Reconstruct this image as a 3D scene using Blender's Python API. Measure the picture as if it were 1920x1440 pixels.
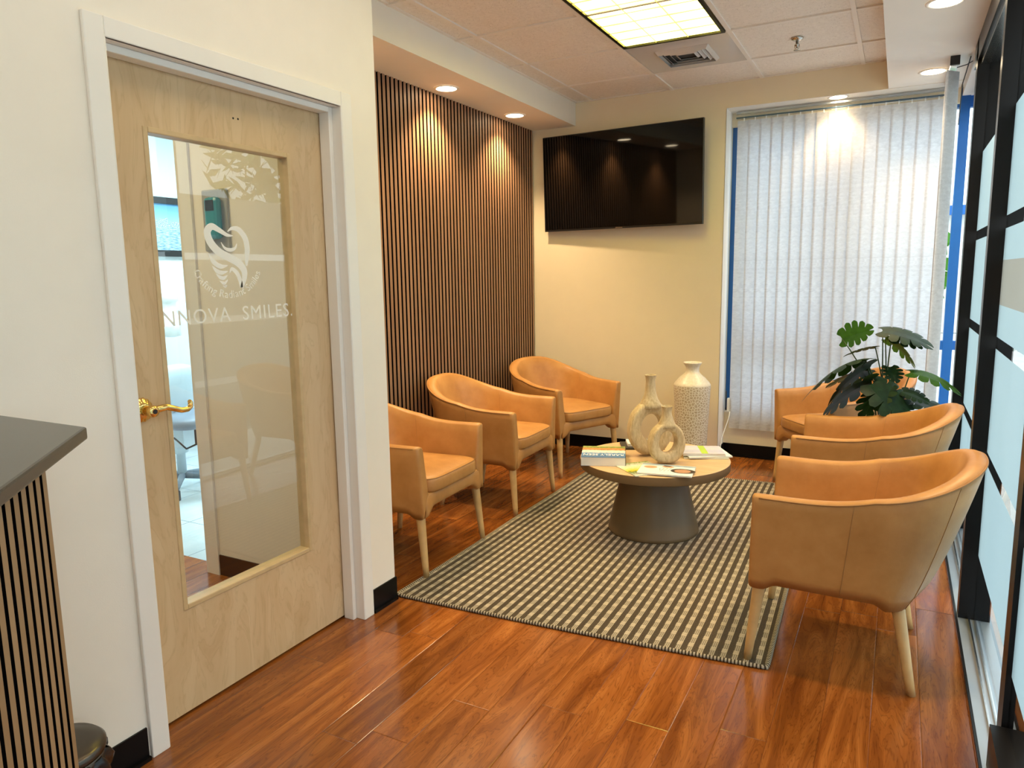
import bpy, math, random
from mathutils import Vector, Matrix
from math import sin, cos, pi, radians, sqrt

for o in list(bpy.data.objects):
    bpy.data.objects.remove(o)
scene = bpy.context.scene
COL = scene.collection
random.seed(7)

# ------------------------------------------------------------------ camera
F, YAW, PIT, ROL, CAMZ = 1353.4, 28.103, -8.441, -0.853, 1.395
def _axes():
    y, p, r = radians(YAW), radians(PIT), radians(ROL)
    fw = Vector((-sin(y) * cos(p), cos(y) * cos(p), sin(p)))
    rt = Vector((cos(y), sin(y), 0)); up = rt.cross(fw)
    return cos(r) * rt + sin(r) * up, -sin(r) * rt + cos(r) * up, fw
_rt, _up, _fw = _axes()
cd = bpy.data.cameras.new('camera'); cam = bpy.data.objects.new('camera', cd); COL.objects.link(cam)
cd.sensor_fit = 'HORIZONTAL'; cd.sensor_width = 36.0; cd.lens = F / 1920 * 36; cd.clip_start = 0.02; cd.clip_end = 300
M = Matrix((_rt, _up, -_fw)).transposed().to_4x4(); M.translation = (0, 0, CAMZ)
cam.matrix_world = M
scene.camera = cam

# ------------------------------------------------------------------ world, exposure
W = bpy.data.worlds.new('sky'); scene.world = W; W.use_nodes = True
_bg = W.node_tree.nodes['Background']
_bg.inputs[0].default_value = (0.86, 0.94, 1.0, 1); _bg.inputs[1].default_value = 2.75
vs = scene.view_settings
vs.view_transform = 'Standard'; vs.look = 'None'; vs.gamma = 1.0; vs.use_curve_mapping = False
vs.exposure = 0.42
scene.display_settings.display_device = 'sRGB'
FILL_TROFFER = 5.0          # radiance of the added, unseen troffer beside the desk
SPOT = 70.0            # watts of each downlight
WARM = (1.0, 0.72, 0.40)
TUBE = (1.0, 0.84, 0.63)

# ------------------------------------------------------------------ node helpers
class G:
    def __init__(s, name):
        s.mat = bpy.data.materials.new(name); s.mat.use_nodes = True
        s.t = s.mat.node_tree; s.t.nodes.clear()
        s.out = s.t.nodes.new('ShaderNodeOutputMaterial')
    def n(s, typ, **kw):
        nd = s.t.nodes.new(typ)
        for k, v in kw.items(): setattr(nd, k, v)
        return nd
    def put(s, sock, v):
        if v is None: return
        if hasattr(v, 'is_output'): s.t.links.new(v, sock)
        elif isinstance(v, (int, float)):
            sock.default_value = v if sock.type == 'VALUE' else ((v, v, v, 1) if sock.type == 'RGBA' else (v, v, v))
        else:
            v = tuple(v)
            if sock.type == 'RGBA' and len(v) == 3: v = v + (1,)
            sock.default_value = v
    def m(s, op, a, b=None, c=None, clamp=False):
        nd = s.n('ShaderNodeMath', operation=op, use_clamp=clamp)
        for i, v in enumerate((a, b, c)): s.put(nd.inputs[i], v)
        return nd.outputs[0]
    def co(s, kind='Object'): return s.n('ShaderNodeTexCoord').outputs[kind]
    def sep(s, v):
        nd = s.n('ShaderNodeSeparateXYZ'); s.put(nd.inputs[0], v); return nd.outputs
    def comb(s, x=0., y=0., z=0.):
        nd = s.n('ShaderNodeCombineXYZ')
        for i, v in enumerate((x, y, z)): s.put(nd.inputs[i], v)
        return nd.outputs[0]
    def scl(s, v, k):
        nd = s.n('ShaderNodeMapping'); s.put(nd.inputs[0], v); s.put(nd.inputs['Scale'], k); return nd.outputs[0]
    def noise(s, v, scale=5., detail=3., rough=.55, dist=0.):
        nd = s.n('ShaderNodeTexNoise'); s.put(nd.inputs['Vector'], v)
        nd.inputs['Scale'].default_value = scale; nd.inputs['Detail'].default_value = detail
        nd.inputs['Roughness'].default_value = rough; nd.inputs['Distortion'].default_value = dist
        return nd.outputs[0]
    def white(s, v):
        nd = s.n('ShaderNodeTexWhiteNoise', noise_dimensions='3D'); s.put(nd.inputs[0], v); return nd.outputs[0]
    def vor(s, v, scale, feature='F1'):
        nd = s.n('ShaderNodeTexVoronoi', feature=feature); s.put(nd.inputs['Vector'], v); nd.inputs['Scale'].default_value = scale
        return nd.outputs
    def ramp(s, f, stops, interp='LINEAR'):
        nd = s.n('ShaderNodeValToRGB'); s.put(nd.inputs[0], f); r = nd.color_ramp; r.interpolation = interp
        while len(r.elements) < len(stops): r.elements.new(.5)
        for e, (p, c) in zip(r.elements, stops):
            e.position = p; e.color = tuple(c) + (1,) if len(c) == 3 else c
        return nd.outputs[0]
    def mix(s, f, a, b):
        nd = s.n('ShaderNodeMix', data_type='RGBA'); s.put(nd.inputs[0], f); s.put(nd.inputs[6], a); s.put(nd.inputs[7], b)
        return nd.outputs[2]
    def bump(s, h, strength=.2, dist=.01):
        nd = s.n('ShaderNodeBump'); nd.inputs['Strength'].default_value = strength; nd.inputs['Distance'].default_value = dist
        s.put(nd.inputs['Height'], h); return nd.outputs[0]
    def bsdf(s, color=None, rough=.5, normal=None, metal=0., spec=.5, coat=0., coat_rough=.05, sheen=0., emit=None, estr=0.):
        nd = s.n('ShaderNodeBsdfPrincipled')
        s.put(nd.inputs['Base Color'], color); s.put(nd.inputs['Roughness'], rough); s.put(nd.inputs['Metallic'], metal)
        nd.inputs['Specular IOR Level'].default_value = spec
        nd.inputs['Coat Weight'].default_value = coat; nd.inputs['Coat Roughness'].default_value = coat_rough
        nd.inputs['Sheen Weight'].default_value = sheen
        if normal is not None: s.put(nd.inputs['Normal'], normal)
        if emit is not None:
            s.put(nd.inputs['Emission Color'], emit); nd.inputs['Emission Strength'].default_value = estr
        return nd.outputs[0]
    def end(s, sh):
        s.t.links.new(sh, s.out.inputs[0]); return s.mat
    def mixsh(s, f, a, b):
        nd = s.n('ShaderNodeMixShader'); s.put(nd.inputs[0], f); s.t.links.new(a, nd.inputs[1]); s.t.links.new(b, nd.inputs[2]); return nd.outputs[0]

def plain(name, col, rough=.5, metal=0., spec=.5, var=.06, scale=8., bump=0., bscale=200., coat=0., sheen=0.):
    g = G(name); c = g.co()
    nz = g.noise(c, scale, 3)
    k1 = tuple(max(0, x * (1 - var)) for x in col); k2 = tuple(min(1, x * (1 + var)) for x in col)
    colr = g.ramp(nz, [(.3, k1), (.7, k2)])
    nrm = g.bump(g.noise(c, bscale, 2), bump, .002) if bump else None
    return g.end(g.bsdf(colr, rough, nrm, metal, spec, coat, .05, sheen))

def emit(name, col, s):
    g = G(name); e = g.n('ShaderNodeEmission'); g.put(e.inputs[0], col); e.inputs[1].default_value = s
    return g.end(e.outputs[0])

def glass_mat(name, tint=(1, 1, 1), refl=1.0):
    g = G(name)
    tr = g.n('ShaderNodeBsdfTransparent'); g.put(tr.inputs[0], tint)
    gl = g.n('ShaderNodeBsdfGlossy'); gl.inputs['Roughness'].default_value = 0.0
    fr = g.n('ShaderNodeFresnel'); fr.inputs[0].default_value = 1.5
    back = g.n('ShaderNodeNewGeometry').outputs['Backfacing']      # the pane does not bend light, so its rear face only lets it out
    f = g.m('MULTIPLY', g.m('MULTIPLY', fr.outputs[0], refl), g.m('SUBTRACT', 1., back), clamp=True)
    return g.end(g.mixsh(f, tr.outputs[0], gl.outputs[0]))

def film_mat(name, col, trans=.75, clear=.06):
    g = G(name)
    d = g.n('ShaderNodeBsdfDiffuse'); g.put(d.inputs[0], col)
    t = g.n('ShaderNodeBsdfTranslucent'); g.put(t.inputs[0], col)
    p = g.n('ShaderNodeBsdfTransparent')
    a = g.mixsh(trans, d.outputs[0], t.outputs[0])
    return g.end(g.mixsh(clear, a, p.outputs[0]))

# ------------------------------------------------------------------ materials
MT = {}
def _mats():
    MT['wall'] = plain('wall_paint', (.88, .80, .695), .75, bump=.12, bscale=350, var=.012)
    MT['wall_gold_lit'] = plain('wall_paint_gold_lit', (.79, .69, .51), .7, bump=.12, bscale=350, var=.012)  # same cream paint as the left wall, golden lamplight put into the colour
    MT['white'] = plain('white_trim', (.86, .81, .75), .4, var=.01)
    MT['soffit'] = plain('soffit_paint', (.82, .76, .70), .75, var=.01, bump=.1, bscale=300)
    MT['bulkhead'] = plain('bulkhead_paint', (.84, .78, .68), .75, var=.01, bump=.1, bscale=300)
    MT['black_base'] = plain('black_vinyl', (.004, .004, .0045), .3, var=.1, spec=.18)
    MT['felt'] = plain('black_felt', (.0035, .003, .003), .95, spec=.05)
    MT['black_metal'] = plain('black_anodised', (.004, .0032, .003), .3, metal=.0, var=.1, spec=.22)
    MT['alu'] = plain('sill_aluminium', (.42, .46, .50), .35, metal=.6, var=.03)
    MT['blue_grey'] = plain('blue_grey_metal', (.05, .10, .16), .4, metal=.3)
    MT['silver'] = plain('silver_metal', (.6, .6, .6), .2, metal=1., var=.03)
    MT['chrome'] = plain('chrome', (.55, .53, .5), .15, metal=1., var=.03)
    MT['brass'] = plain('polished_brass', (.86, .60, .22), .12, metal=1., var=.05)
    MT['blue'] = plain('blue_frame_paint', (.006, .11, .40), .4, var=.04)
    MT['tv'] = plain('tv_gloss_black', (.002, .002, .0025), .04, spec=.28, var=.1)
    MT['black_plastic'] = plain('black_plastic', (.008, .008, .009), .35, var=.1)
    MT['grille_dark'] = plain('grille_dark', (.03, .03, .03), .6)
    MT['paper'] = plain('paper', (.80, .78, .72), .5, var=.03)
    MT['white_plastic'] = plain('white_plastic', (.8, .8, .79), .35, var=.02)
    MT['grey_plastic'] = plain('grey_plastic', (.20, .24, .30), .45, var=.05)
    MT['pale_plastic'] = plain('pale_blue_plastic', (.55, .66, .74), .4, var=.03)
    MT['legs'] = plain('beech_leg', (.60, .37, .15), .38, var=.12, scale=14)
    MT['soil'] = plain('soil', (.03, .02, .012), .9, var=.4, scale=60)
    MT['bag'] = plain('bin_bag', (.012, .012, .013), .22, bump=.9, bscale=25, var=.2)
    MT['bin'] = plain('dark_bronze_metal', (.10, .085, .07), .28, metal=.8, var=.06)
    MT['etch'] = film_mat('etched_vinyl', (.95, .92, .86), .12, .03)
    MT['etch_text'] = film_mat('etched_lettering', (.95, .92, .84), .15, .12)
    MT['glass'] = glass_mat('door_glass', (.97, .99, .98), 1.6)
    MT['pane'] = glass_mat('window_glass', (.93, .98, .98), 1.0)
    MT['film'] = film_mat('frosted_film', (.35, .425, .455), .78, .03)
    MT['film_beige'] = film_mat('beige_film', (.31, .285, .25), .75, .03)
    # leather
    g = G('tan_leather'); c = g.co()
    a = g.noise(c, 7, 4, .6); b = g.noise(c, 420, 2)
    col = g.ramp(a, [(.25, (.40, .18, .048)), (.55, (.50, .24, .073)), (.8, (.56, .29, .098))])
    cre = g.noise(g.scl(c, (30, 30, 12)), 1.0, 3, .6, .6)
    nrm = g.bump(g.m('ADD', g.m('MULTIPLY', b, .25), g.m('MULTIPLY', cre, .9)), .22, .004)
    MT['leather'] = g.end(g.bsdf(col, .40, nrm, spec=.42))
    MT['seam'] = plain('leather_piping', (.36, .17, .05), .5, var=.08)
    MT['dark_cloth'] = plain('dark_underside_cloth', (.02, .016, .012), .9)
    # floor laminate
    g = G('cherry_laminate'); x, y, z = g.sep(g.co())
    PW, PL = .1372, 1.21
    fx = g.m('DIVIDE', g.m('ADD', x, .2765 + PW * 60), PW); ix = g.m('FLOOR', fx); ux = g.m('SUBTRACT', fx, ix)
    rx = g.white(g.comb(ix, 3.3, 1.7))
    fy = g.m('ADD', g.m('DIVIDE', y, PL), g.m('MULTIPLY', rx, 5.0)); iy = g.m('FLOOR', fy); uy = g.m('SUBTRACT', fy, iy)
    rp = g.white(g.comb(ix, iy, 9.1)); rq = g.white(g.comb(iy, ix, 4.2))
    gv = g.comb(g.m('ADD', g.m('MULTIPLY', x, 9.), g.m('MULTIPLY', rp, 40.)), g.m('ADD', g.m('MULTIPLY', y, .95), g.m('MULTIPLY', rq, 30.)), g.m('MULTIPLY', rp, 17.))
    n1 = g.noise(gv, 1.5, 4, .55, 1.6)
    gr = g.noise(g.comb(g.m('MULTIPLY', x, 190.), g.m('MULTIPLY', y, 5.), rp), 1., 3, .6)
    ring = g.m('ABSOLUTE', g.m('SINE', g.m('MULTIPLY', n1, 48.)))
    rr = g.m('POWER', g.m('SUBTRACT', 1., ring), 3.5)
    base = g.ramp(n1, [(.28, (.135, .035, .0065)), (.5, (.270, .082, .0145)), (.72, (.41, .145, .031))])
    tone = g.m('ADD', .86, g.m('MULTIPLY', rp, .44))
    base = g.mix(g.m('MULTIPLY', rr, .60), base, (.075, .018, .004))
    base = g.mix(g.m('MULTIPLY', g.m('SUBTRACT', gr, .35, clamp=True), .8), base, (.19, .052, .010))
    hsv = g.n('ShaderNodeHueSaturation'); g.put(hsv.inputs['Color'], base); g.put(hsv.inputs['Value'], tone)
    edge = g.m('MINIMUM', g.m('MULTIPLY', g.m('MINIMUM', ux, g.m('SUBTRACT', 1., ux)), PW), g.m('MULTIPLY', g.m('MINIMUM', uy, g.m('SUBTRACT', 1., uy)), PL))
    gap = g.m('LESS_THAN', edge, .0011)
    col = g.mix(g.m('MULTIPLY', gap, .45), hsv.outputs[0], (.05, .012, .004))
    h = g.m('ADD', g.m('MULTIPLY', g.m('MINIMUM', g.m('DIVIDE', edge, .003), 1.), 1.), g.m('MULTIPLY', gr, .05))
    nrm = g.bump(h, .35, .002)
    MT['floor'] = g.end(g.bsdf(col, g.m('ADD', .12, g.m('MULTIPLY', n1, .10)), nrm, spec=.65))
    # pale tile floors
    g = G('pale_tile'); x, y, z = g.sep(g.co())
    def fr(v): return g.m('ABSOLUTE', g.m('SUBTRACT', g.m('FRACT', g.m('DIVIDE', v, .45)), .5))
    e = g.m('GREATER_THAN', g.m('MAXIMUM', fr(x), fr(y)), .492)
    nz = g.noise(g.co(), 4, 4)
    col = g.mix(e, g.ramp(nz, [(.3, (.50, .55, .57)), (.7, (.62, .66, .67))]), (.30, .33, .35))
    MT['tile'] = g.end(g.bsdf(col, .18, None, spec=.5))
    MT['paving'] = plain('paving', (.60, .60, .58), .8, var=.12, scale=3)
    # birch door
    g = G('birch_veneer'); x, y, z = g.sep(g.co())
    leafv = g.m('FLOOR', g.m('DIVIDE', y, .21))
    rl = g.white(g.comb(leafv, 1.1, 2.2))
    v = g.comb(g.m('ADD', g.m('MULTIPLY', y, 5.), g.m('MULTIPLY', rl, 20.)), g.m('MULTIPLY', z, 1.3), g.m('MULTIPLY', rl, 9.))
    a = g.noise(v, 1.6, 4, .55, 1.2); b = g.noise(g.comb(g.m('MULTIPLY', y, 160.), g.m('MULTIPLY', z, 5.), 0.), 1., 2)
    ring = g.m('POWER', g.m('SUBTRACT', 1., g.m('ABSOLUTE', g.m('SINE', g.m('MULTIPLY', a, 24.)))), 3.)
    col = g.ramp(a, [(.25, (.58, .385, .205)), (.5, (.66, .46, .26)), (.75, (.72, .53, .32))])
    col = g.mix(g.m('MULTIPLY', ring, .30), col, (.43, .27, .13)); col = g.mix(g.m('MULTIPLY', b, .10), col, (.45, .29, .15))
    MT['birch'] = g.end(g.bsdf(col, .42, None, spec=.35))
    MT['bead'] = plain('birch_bead', (.60, .42, .22), .4, var=.08, scale=20)
    # slat wood
    for nm, k in (('slat_wood', ((.27, .145, .08), (.37, .205, .118))), ('desk_slat_wood', ((.30, .185, .095), (.40, .26, .145)))):
        g = G(nm); c = g.co(); x, y, z = g.sep(c)
        q = g.n('ShaderNodeNewGeometry').outputs['Random Per Island']
        a = g.noise(g.comb(g.m('MULTIPLY', g.m('ADD', x, y), 60.), g.m('MULTIPLY', q, 50.), g.m('MULTIPLY', z, 2.2)), 1., 4, .6, .5)
        col = g.ramp(g.m('ADD', g.m('MULTIPLY', a, .75), g.m('MULTIPLY', q, .25)), [(.25, k[0]), (.75, k[1])])
        MT[nm] = g.end(g.bsdf(col, .5, None, spec=.3))
    # ceiling tile
    g = G('mineral_tile'); c = g.co()
    a = g.noise(c, 60, 3); sp = g.vor(c, 85)[0]; b = g.noise(c, 45, 2)
    dots = g.m('MULTIPLY', g.m('LESS_THAN', sp, .17), g.m('GREATER_THAN', b, .48))
    col = g.mix(g.m('MULTIPLY', dots, .7), g.ramp(a, [(.3, (.76, .69, .62)), (.7, (.84, .77, .70))]), (.28, .22, .18))
    MT['ctile'] = g.end(g.bsdf(col, .9, g.bump(g.m('ADD', a, g.m('MULTIPLY', dots, -.7)), .5, .003), spec=.2))
    MT['tbar'] = plain('ceiling_grid_paint', (.80, .73, .66), .55, var=.02)
    MT['vent_paint'] = plain('vent_enamel', (.60, .56, .54), .14, var=.02)
    # blind fabric
    g = G('blind_fabric'); x, y, z = g.sep(g.co())
    a = g.noise(g.comb(g.m('MULTIPLY', x, 25.), 0., g.m('MULTIPLY', z, 60.)), 1., 4, .65, .8)
    col = g.ramp(a, [(.3, (.66, .61, .56)), (.7, (.80, .76, .71))])
    d = g.n('ShaderNodeBsdfDiffuse'); g.put(d.inputs[0], col)
    t = g.n('ShaderNodeBsdfTranslucent'); g.put(t.inputs[0], g.ramp(a, [(.3, (.50, .545, .64)), (.7, (.64, .69, .79))]))
    MT['blind'] = g.end(g.mixsh(.48, d.outputs[0], t.outputs[0]))
    # rug: UV.x counts stripes, UV.y runs in metres
    g = G('woven_rug'); u, v, _ = g.sep(g.co('UV'))
    fu = g.m('FRACT', u); light = g.m('LESS_THAN', fu, .49)
    iv = g.m('DIVIDE', v, .036); blk = g.m('LESS_THAN', g.m('FRACT', g.m('MULTIPLY', iv, .5)), .60)
    l1 = g.m('LESS_THAN', g.m('FRACT', g.m('MULTIPLY', fu, 6.2)), .40)
    l2 = g.m('LESS_THAN', g.m('FRACT', g.m('MULTIPLY', iv, 5.)), .42)
    ln = g.m('ADD', g.m('MULTIPLY', blk, l1), g.m('MULTIPLY', g.m('SUBTRACT', 1., blk), l2))
    nz = g.noise(g.comb(g.m('MULTIPLY', u, 9.), g.m('MULTIPLY', v, 260.), 0.), 1., 3)
    dk = g.ramp(nz, [(.3, (.036, .026, .015)), (.7, (.092, .069, .044))]); lt = g.ramp(nz, [(.3, (.38, .325, .24)), (.7, (.54, .48, .38))])
    lt = g.mix(g.m('MULTIPLY', ln, .80), lt, (.12, .088, .052))
    hv = g.n('ShaderNodeHueSaturation'); g.put(hv.inputs['Color'], lt); g.put(hv.inputs['Value'], g.m('SUBTRACT', 1.32, g.m('MULTIPLY', blk, .45))); lt = hv.outputs[0]
    col = g.mix(light, dk, lt)
    hh = g.m('ADD', g.m('MULTIPLY', light, g.m('SUBTRACT', 1., ln)), g.m('MULTIPLY', nz, .6))
    MT['rug'] = g.end(g.bsdf(col, .95, g.bump(hh, .6, .004), spec=.1, sheen=.1))
    g = G('rug_binding'); u, v, _ = g.sep(g.co('UV'))
    s = g.m('LESS_THAN', g.m('FRACT', u), .55)
    col = g.mix(s, (.05, .038, .025), (.40, .35, .27))
    MT['rugbind'] = g.end(g.bsdf(col, .95, g.bump(s, .6, .003), spec=.1))
    # table
    g = G('table_wood'); c = g.co(); x, y, z = g.sep(c)
    a = g.noise(g.comb(g.m('MULTIPLY', x, 3.), g.m('MULTIPLY', y, 26.), g.m('MULTIPLY', z, 20.)), 1.4, 4, .6, .6)
    MT['table'] = g.end(g.bsdf(g.ramp(a, [(.3, (.56, .375, .205)), (.7, (.66, .46, .265))]), .45, None, spec=.35))
    MT['table_edge'] = plain('table_taupe', (.23, .145, .068), .5, var=.05)
    MT['table_base'] = plain('taupe_laminate', (.145, .098, .048), .42, var=.06)
    # vases
    g = G('sand_ceramic'); c = g.co()
    a = g.noise(g.scl(c, (60, 60, 16)), 1.5, 4, .65); b = g.noise(c, 9, 3)
    col = g.ramp(a, [(.3, (.42, .31, .165)), (.6, (.62, .50, .30)), (.8, (.78, .68, .48))])
    col = g.mix(g.m('MULTIPLY', b, .2), col, (.50, .42, .28))
    MT['sand'] = g.end(g.bsdf(col, .5, g.bump(a, .5, .004), spec=.35))
    g = G('pebble_ceramic'); c = g.co(); x, y, z = g.sep(c)
    ang = g.m('MULTIPLY', g.m('ARCTAN2', y, x), .125)
    pv = g.comb(ang, z, 0.)
    nd = g.n('ShaderNodeTexVoronoi', feature='DISTANCE_TO_EDGE', voronoi_dimensions='2D'); g.put(nd.inputs['Vector'], pv); nd.inputs['Scale'].default_value = 50
    e = nd.outputs[0]; ed = g.m('LESS_THAN', e, .105)
    nz = g.noise(c, 40, 3)
    tile = g.ramp(nz, [(.3, (.44, .35, .235)), (.7, (.58, .485, .36))])
    col = g.mix(ed, tile, (.80, .75, .66))
    zone = g.m('GREATER_THAN', z, .612)
    col = g.mix(zone, col, g.ramp(g.noise(c, 70, 3), [(.3, (.66, .58, .45)), (.7, (.80, .74, .63))]))
    hgt = g.m('MULTIPLY', ed, g.m('SUBTRACT', 1., zone))
    MT['pebble'] = g.end(g.bsdf(col, .35, g.bump(hgt, .5, .004), spec=.5))
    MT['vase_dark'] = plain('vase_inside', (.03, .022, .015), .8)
    # leaves
    for nm, c1, c2 in (('leaf_dark', (.004, .014, .006), (.012, .036, .013)), ('leaf_light', (.022, .075, .010), (.05, .135, .016))):
        g = G(nm); a = g.noise(g.co(), 30, 3)
        col = g.ramp(a, [(.3, c1), (.7, c2)])
        p = g.bsdf(col, .5, None, spec=.2)
        t = g.n('ShaderNodeBsdfTranslucent'); g.put(t.inputs[0], (.10, .26, .02))
        MT[nm] = g.end(g.mixsh(.05 if nm == 'leaf_dark' else .22, p, t.outputs[0]))
    MT['stem'] = plain('plant_stem', (.03, .07, .015), .45, var=.15)
    MT['pot'] = plain('pale_pot', (.62, .60, .56), .5)
    MT['worktop'] = plain('grey_quartz', (.060, .052, .042), .24, var=.18, scale=90, spec=.5)
    g = G('troffer_lens'); e = g.n('ShaderNodeEmission'); x, y, z = g.sep(g.co())
    wv = g.m('ABSOLUTE', g.m('SINE', g.m('MULTIPLY', g.m('ADD', x, .2), pi / .31)))
    nz = g.noise(g.comb(g.m('MULTIPLY', x, 6.), g.m('MULTIPLY', y, 3.), 0.), 1., 2)
    g.put(e.inputs[0], (1., .84, .16)); g.put(e.inputs[1], g.m('MULTIPLY', g.m('ADD', .75, g.m('MULTIPLY', wv, .5)), 7.6))
    MT['lens'] = g.end(e.outputs[0])
    MT['fill_soft'] = emit('added_soft_lens', (1., .80, .52), 2.6); MT['fill_hall'] = emit('added_corridor_lens', (1., .84, .44), 9.5)  # glow of the added, unseen lights near the door and in the corridor
    MT['fill_bright'] = emit('added_bright_lens', TUBE, FILL_TROFFER)  # glow of the added light beside the desk, out of view
    MT['fill_room'] = emit('added_room_lens', (.62, .88, 1.0), 30.0)  # glow of the added, unseen treatment room lights
    MT['led'] = emit('downlight_led', (1., .80, .52), 26.0)
    MT['louver'] = film_mat('louver_plastic', (.85, .80, .62), .6, .1)
    # cover art: bands along local y plus cloud noise
    def art(nm, bands, nscale=22., amt=.25, rough=.25):
        g = G(nm); u, v, _ = g.sep(g.co('UV'))
        f = g.m('ADD', v, g.m('MULTIPLY', g.m('SUBTRACT', g.noise(g.comb(g.m('MULTIPLY', u, 4.), g.m('MULTIPLY', v, 4.), 0.), nscale / 6, 4), .5), amt))
        return g.end(g.bsdf(g.ramp(f, bands), rough, None, spec=.5))
    MT['book_art'] = art('book_cover_art', [(0., (.03, .14, .36)), (.34, (.05, .22, .52)), (.46, (.70, .76, .80)), (.60, (.80, .78, .72)), (.68, (.42, .16, .03)), (.80, (.62, .30, .08)), (.88, (.14, .22, .03)), (1., (.40, .50, .12))])
    MT['mag_yellow'] = art('yellow_green_cover', [(0., (.70, .72, .62)), (.3, (.12, .20, .02)), (.42, (.80, .62, .03)), (.6, (.76, .74, .40)), (.8, (.80, .80, .70)), (1., (.25, .35, .08))], 30, .5)
    MT['mag_white'] = art('white_cover', [(0., (.80, .84, .86)), (.55, (.84, .87, .88)), (.85, (.78, .84, .88)), (.9, (.16, .28, .42)), (1., (.6, .7, .8))], 20, .04)
    MT['mag_lav'] = art('lavender_cover', [(0., (.62, .60, .70)), (.35, (.50, .52, .74)), (.6, (.70, .66, .76)), (1., (.58, .54, .70))], 30, .7)
    MT['lime'] = plain('lime_print', (.42, .62, .05), .3)
    MT['skin1'] = plain('portrait_print_light', (.66, .36, .22), .3); MT['skin2'] = plain('portrait_print_deep', (.50, .26, .15), .3)
    MT['hair'] = plain('dark_print', (.03, .02, .02), .3); MT['ink_blue'] = plain('blue_print', (.10, .22, .34), .3)
    MT['white_print'] = plain('white_print', (.86, .90, .94), .4)
    # skyline picture: UV
    g = G('skyline_print'); u, v, _ = g.sep(g.co('UV'))
    col_i = g.m('FLOOR', g.m('MULTIPLY', u, 34.)); hgt = g.m('ADD', .42, g.m('MULTIPLY', g.white(g.comb(col_i, 0., 0.)), .26))
    sky = g.ramp(v, [(.5, (.30, .52, .70)), (1., (.08, .28, .52))])
    city = g.ramp(g.noise(g.comb(g.m('MULTIPLY', u, 90.), g.m('MULTIPLY', v, 60.), 0.), 1., 2), [(.4, (.10, .20, .30)), (.65, (.70, .80, .86))])
    fg = g.ramp(g.noise(g.comb(g.m('MULTIPLY', u, 20.), g.m('MULTIPLY', v, 30.), 0.), 1., 3), [(.35, (.12, .25, .35)), (.7, (.55, .66, .74))])
    a = g.mix(g.m('LESS_THAN', v, hgt), sky, city); a = g.mix(g.m('LESS_THAN', v, .36), a, fg)
    MT['skyline'] = g.end(g.bsdf(a, .3))
    MT['teal'] = plain('teal_plastic', (.02, .26, .32), .25, var=.08)
    MT['stone'] = plain('pale_building', (.66, .64, .60), .8, var=.05)
    MT['bark'] = plain('bark', (.10, .07, .045), .9, var=.3, scale=30)
    for nm, c in (('tree_leaf', (.07, .19, .03)), ('tree_leaf_yellow', (.20, .27, .03))):
        g = G(nm); q = g.n('ShaderNodeNewGeometry').outputs['Random Per Island']
        col = g.mix(q, tuple(x * .6 for x in c), tuple(min(1, x * 1.5) for x in c))
        d = g.n('ShaderNodeBsdfDiffuse'); g.put(d.inputs[0], col); t = g.n('ShaderNodeBsdfTranslucent'); g.put(t.inputs[0], col)
        MT[nm] = g.end(g.mixsh(.4, d.outputs[0], t.outputs[0]))
_mats()

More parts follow.
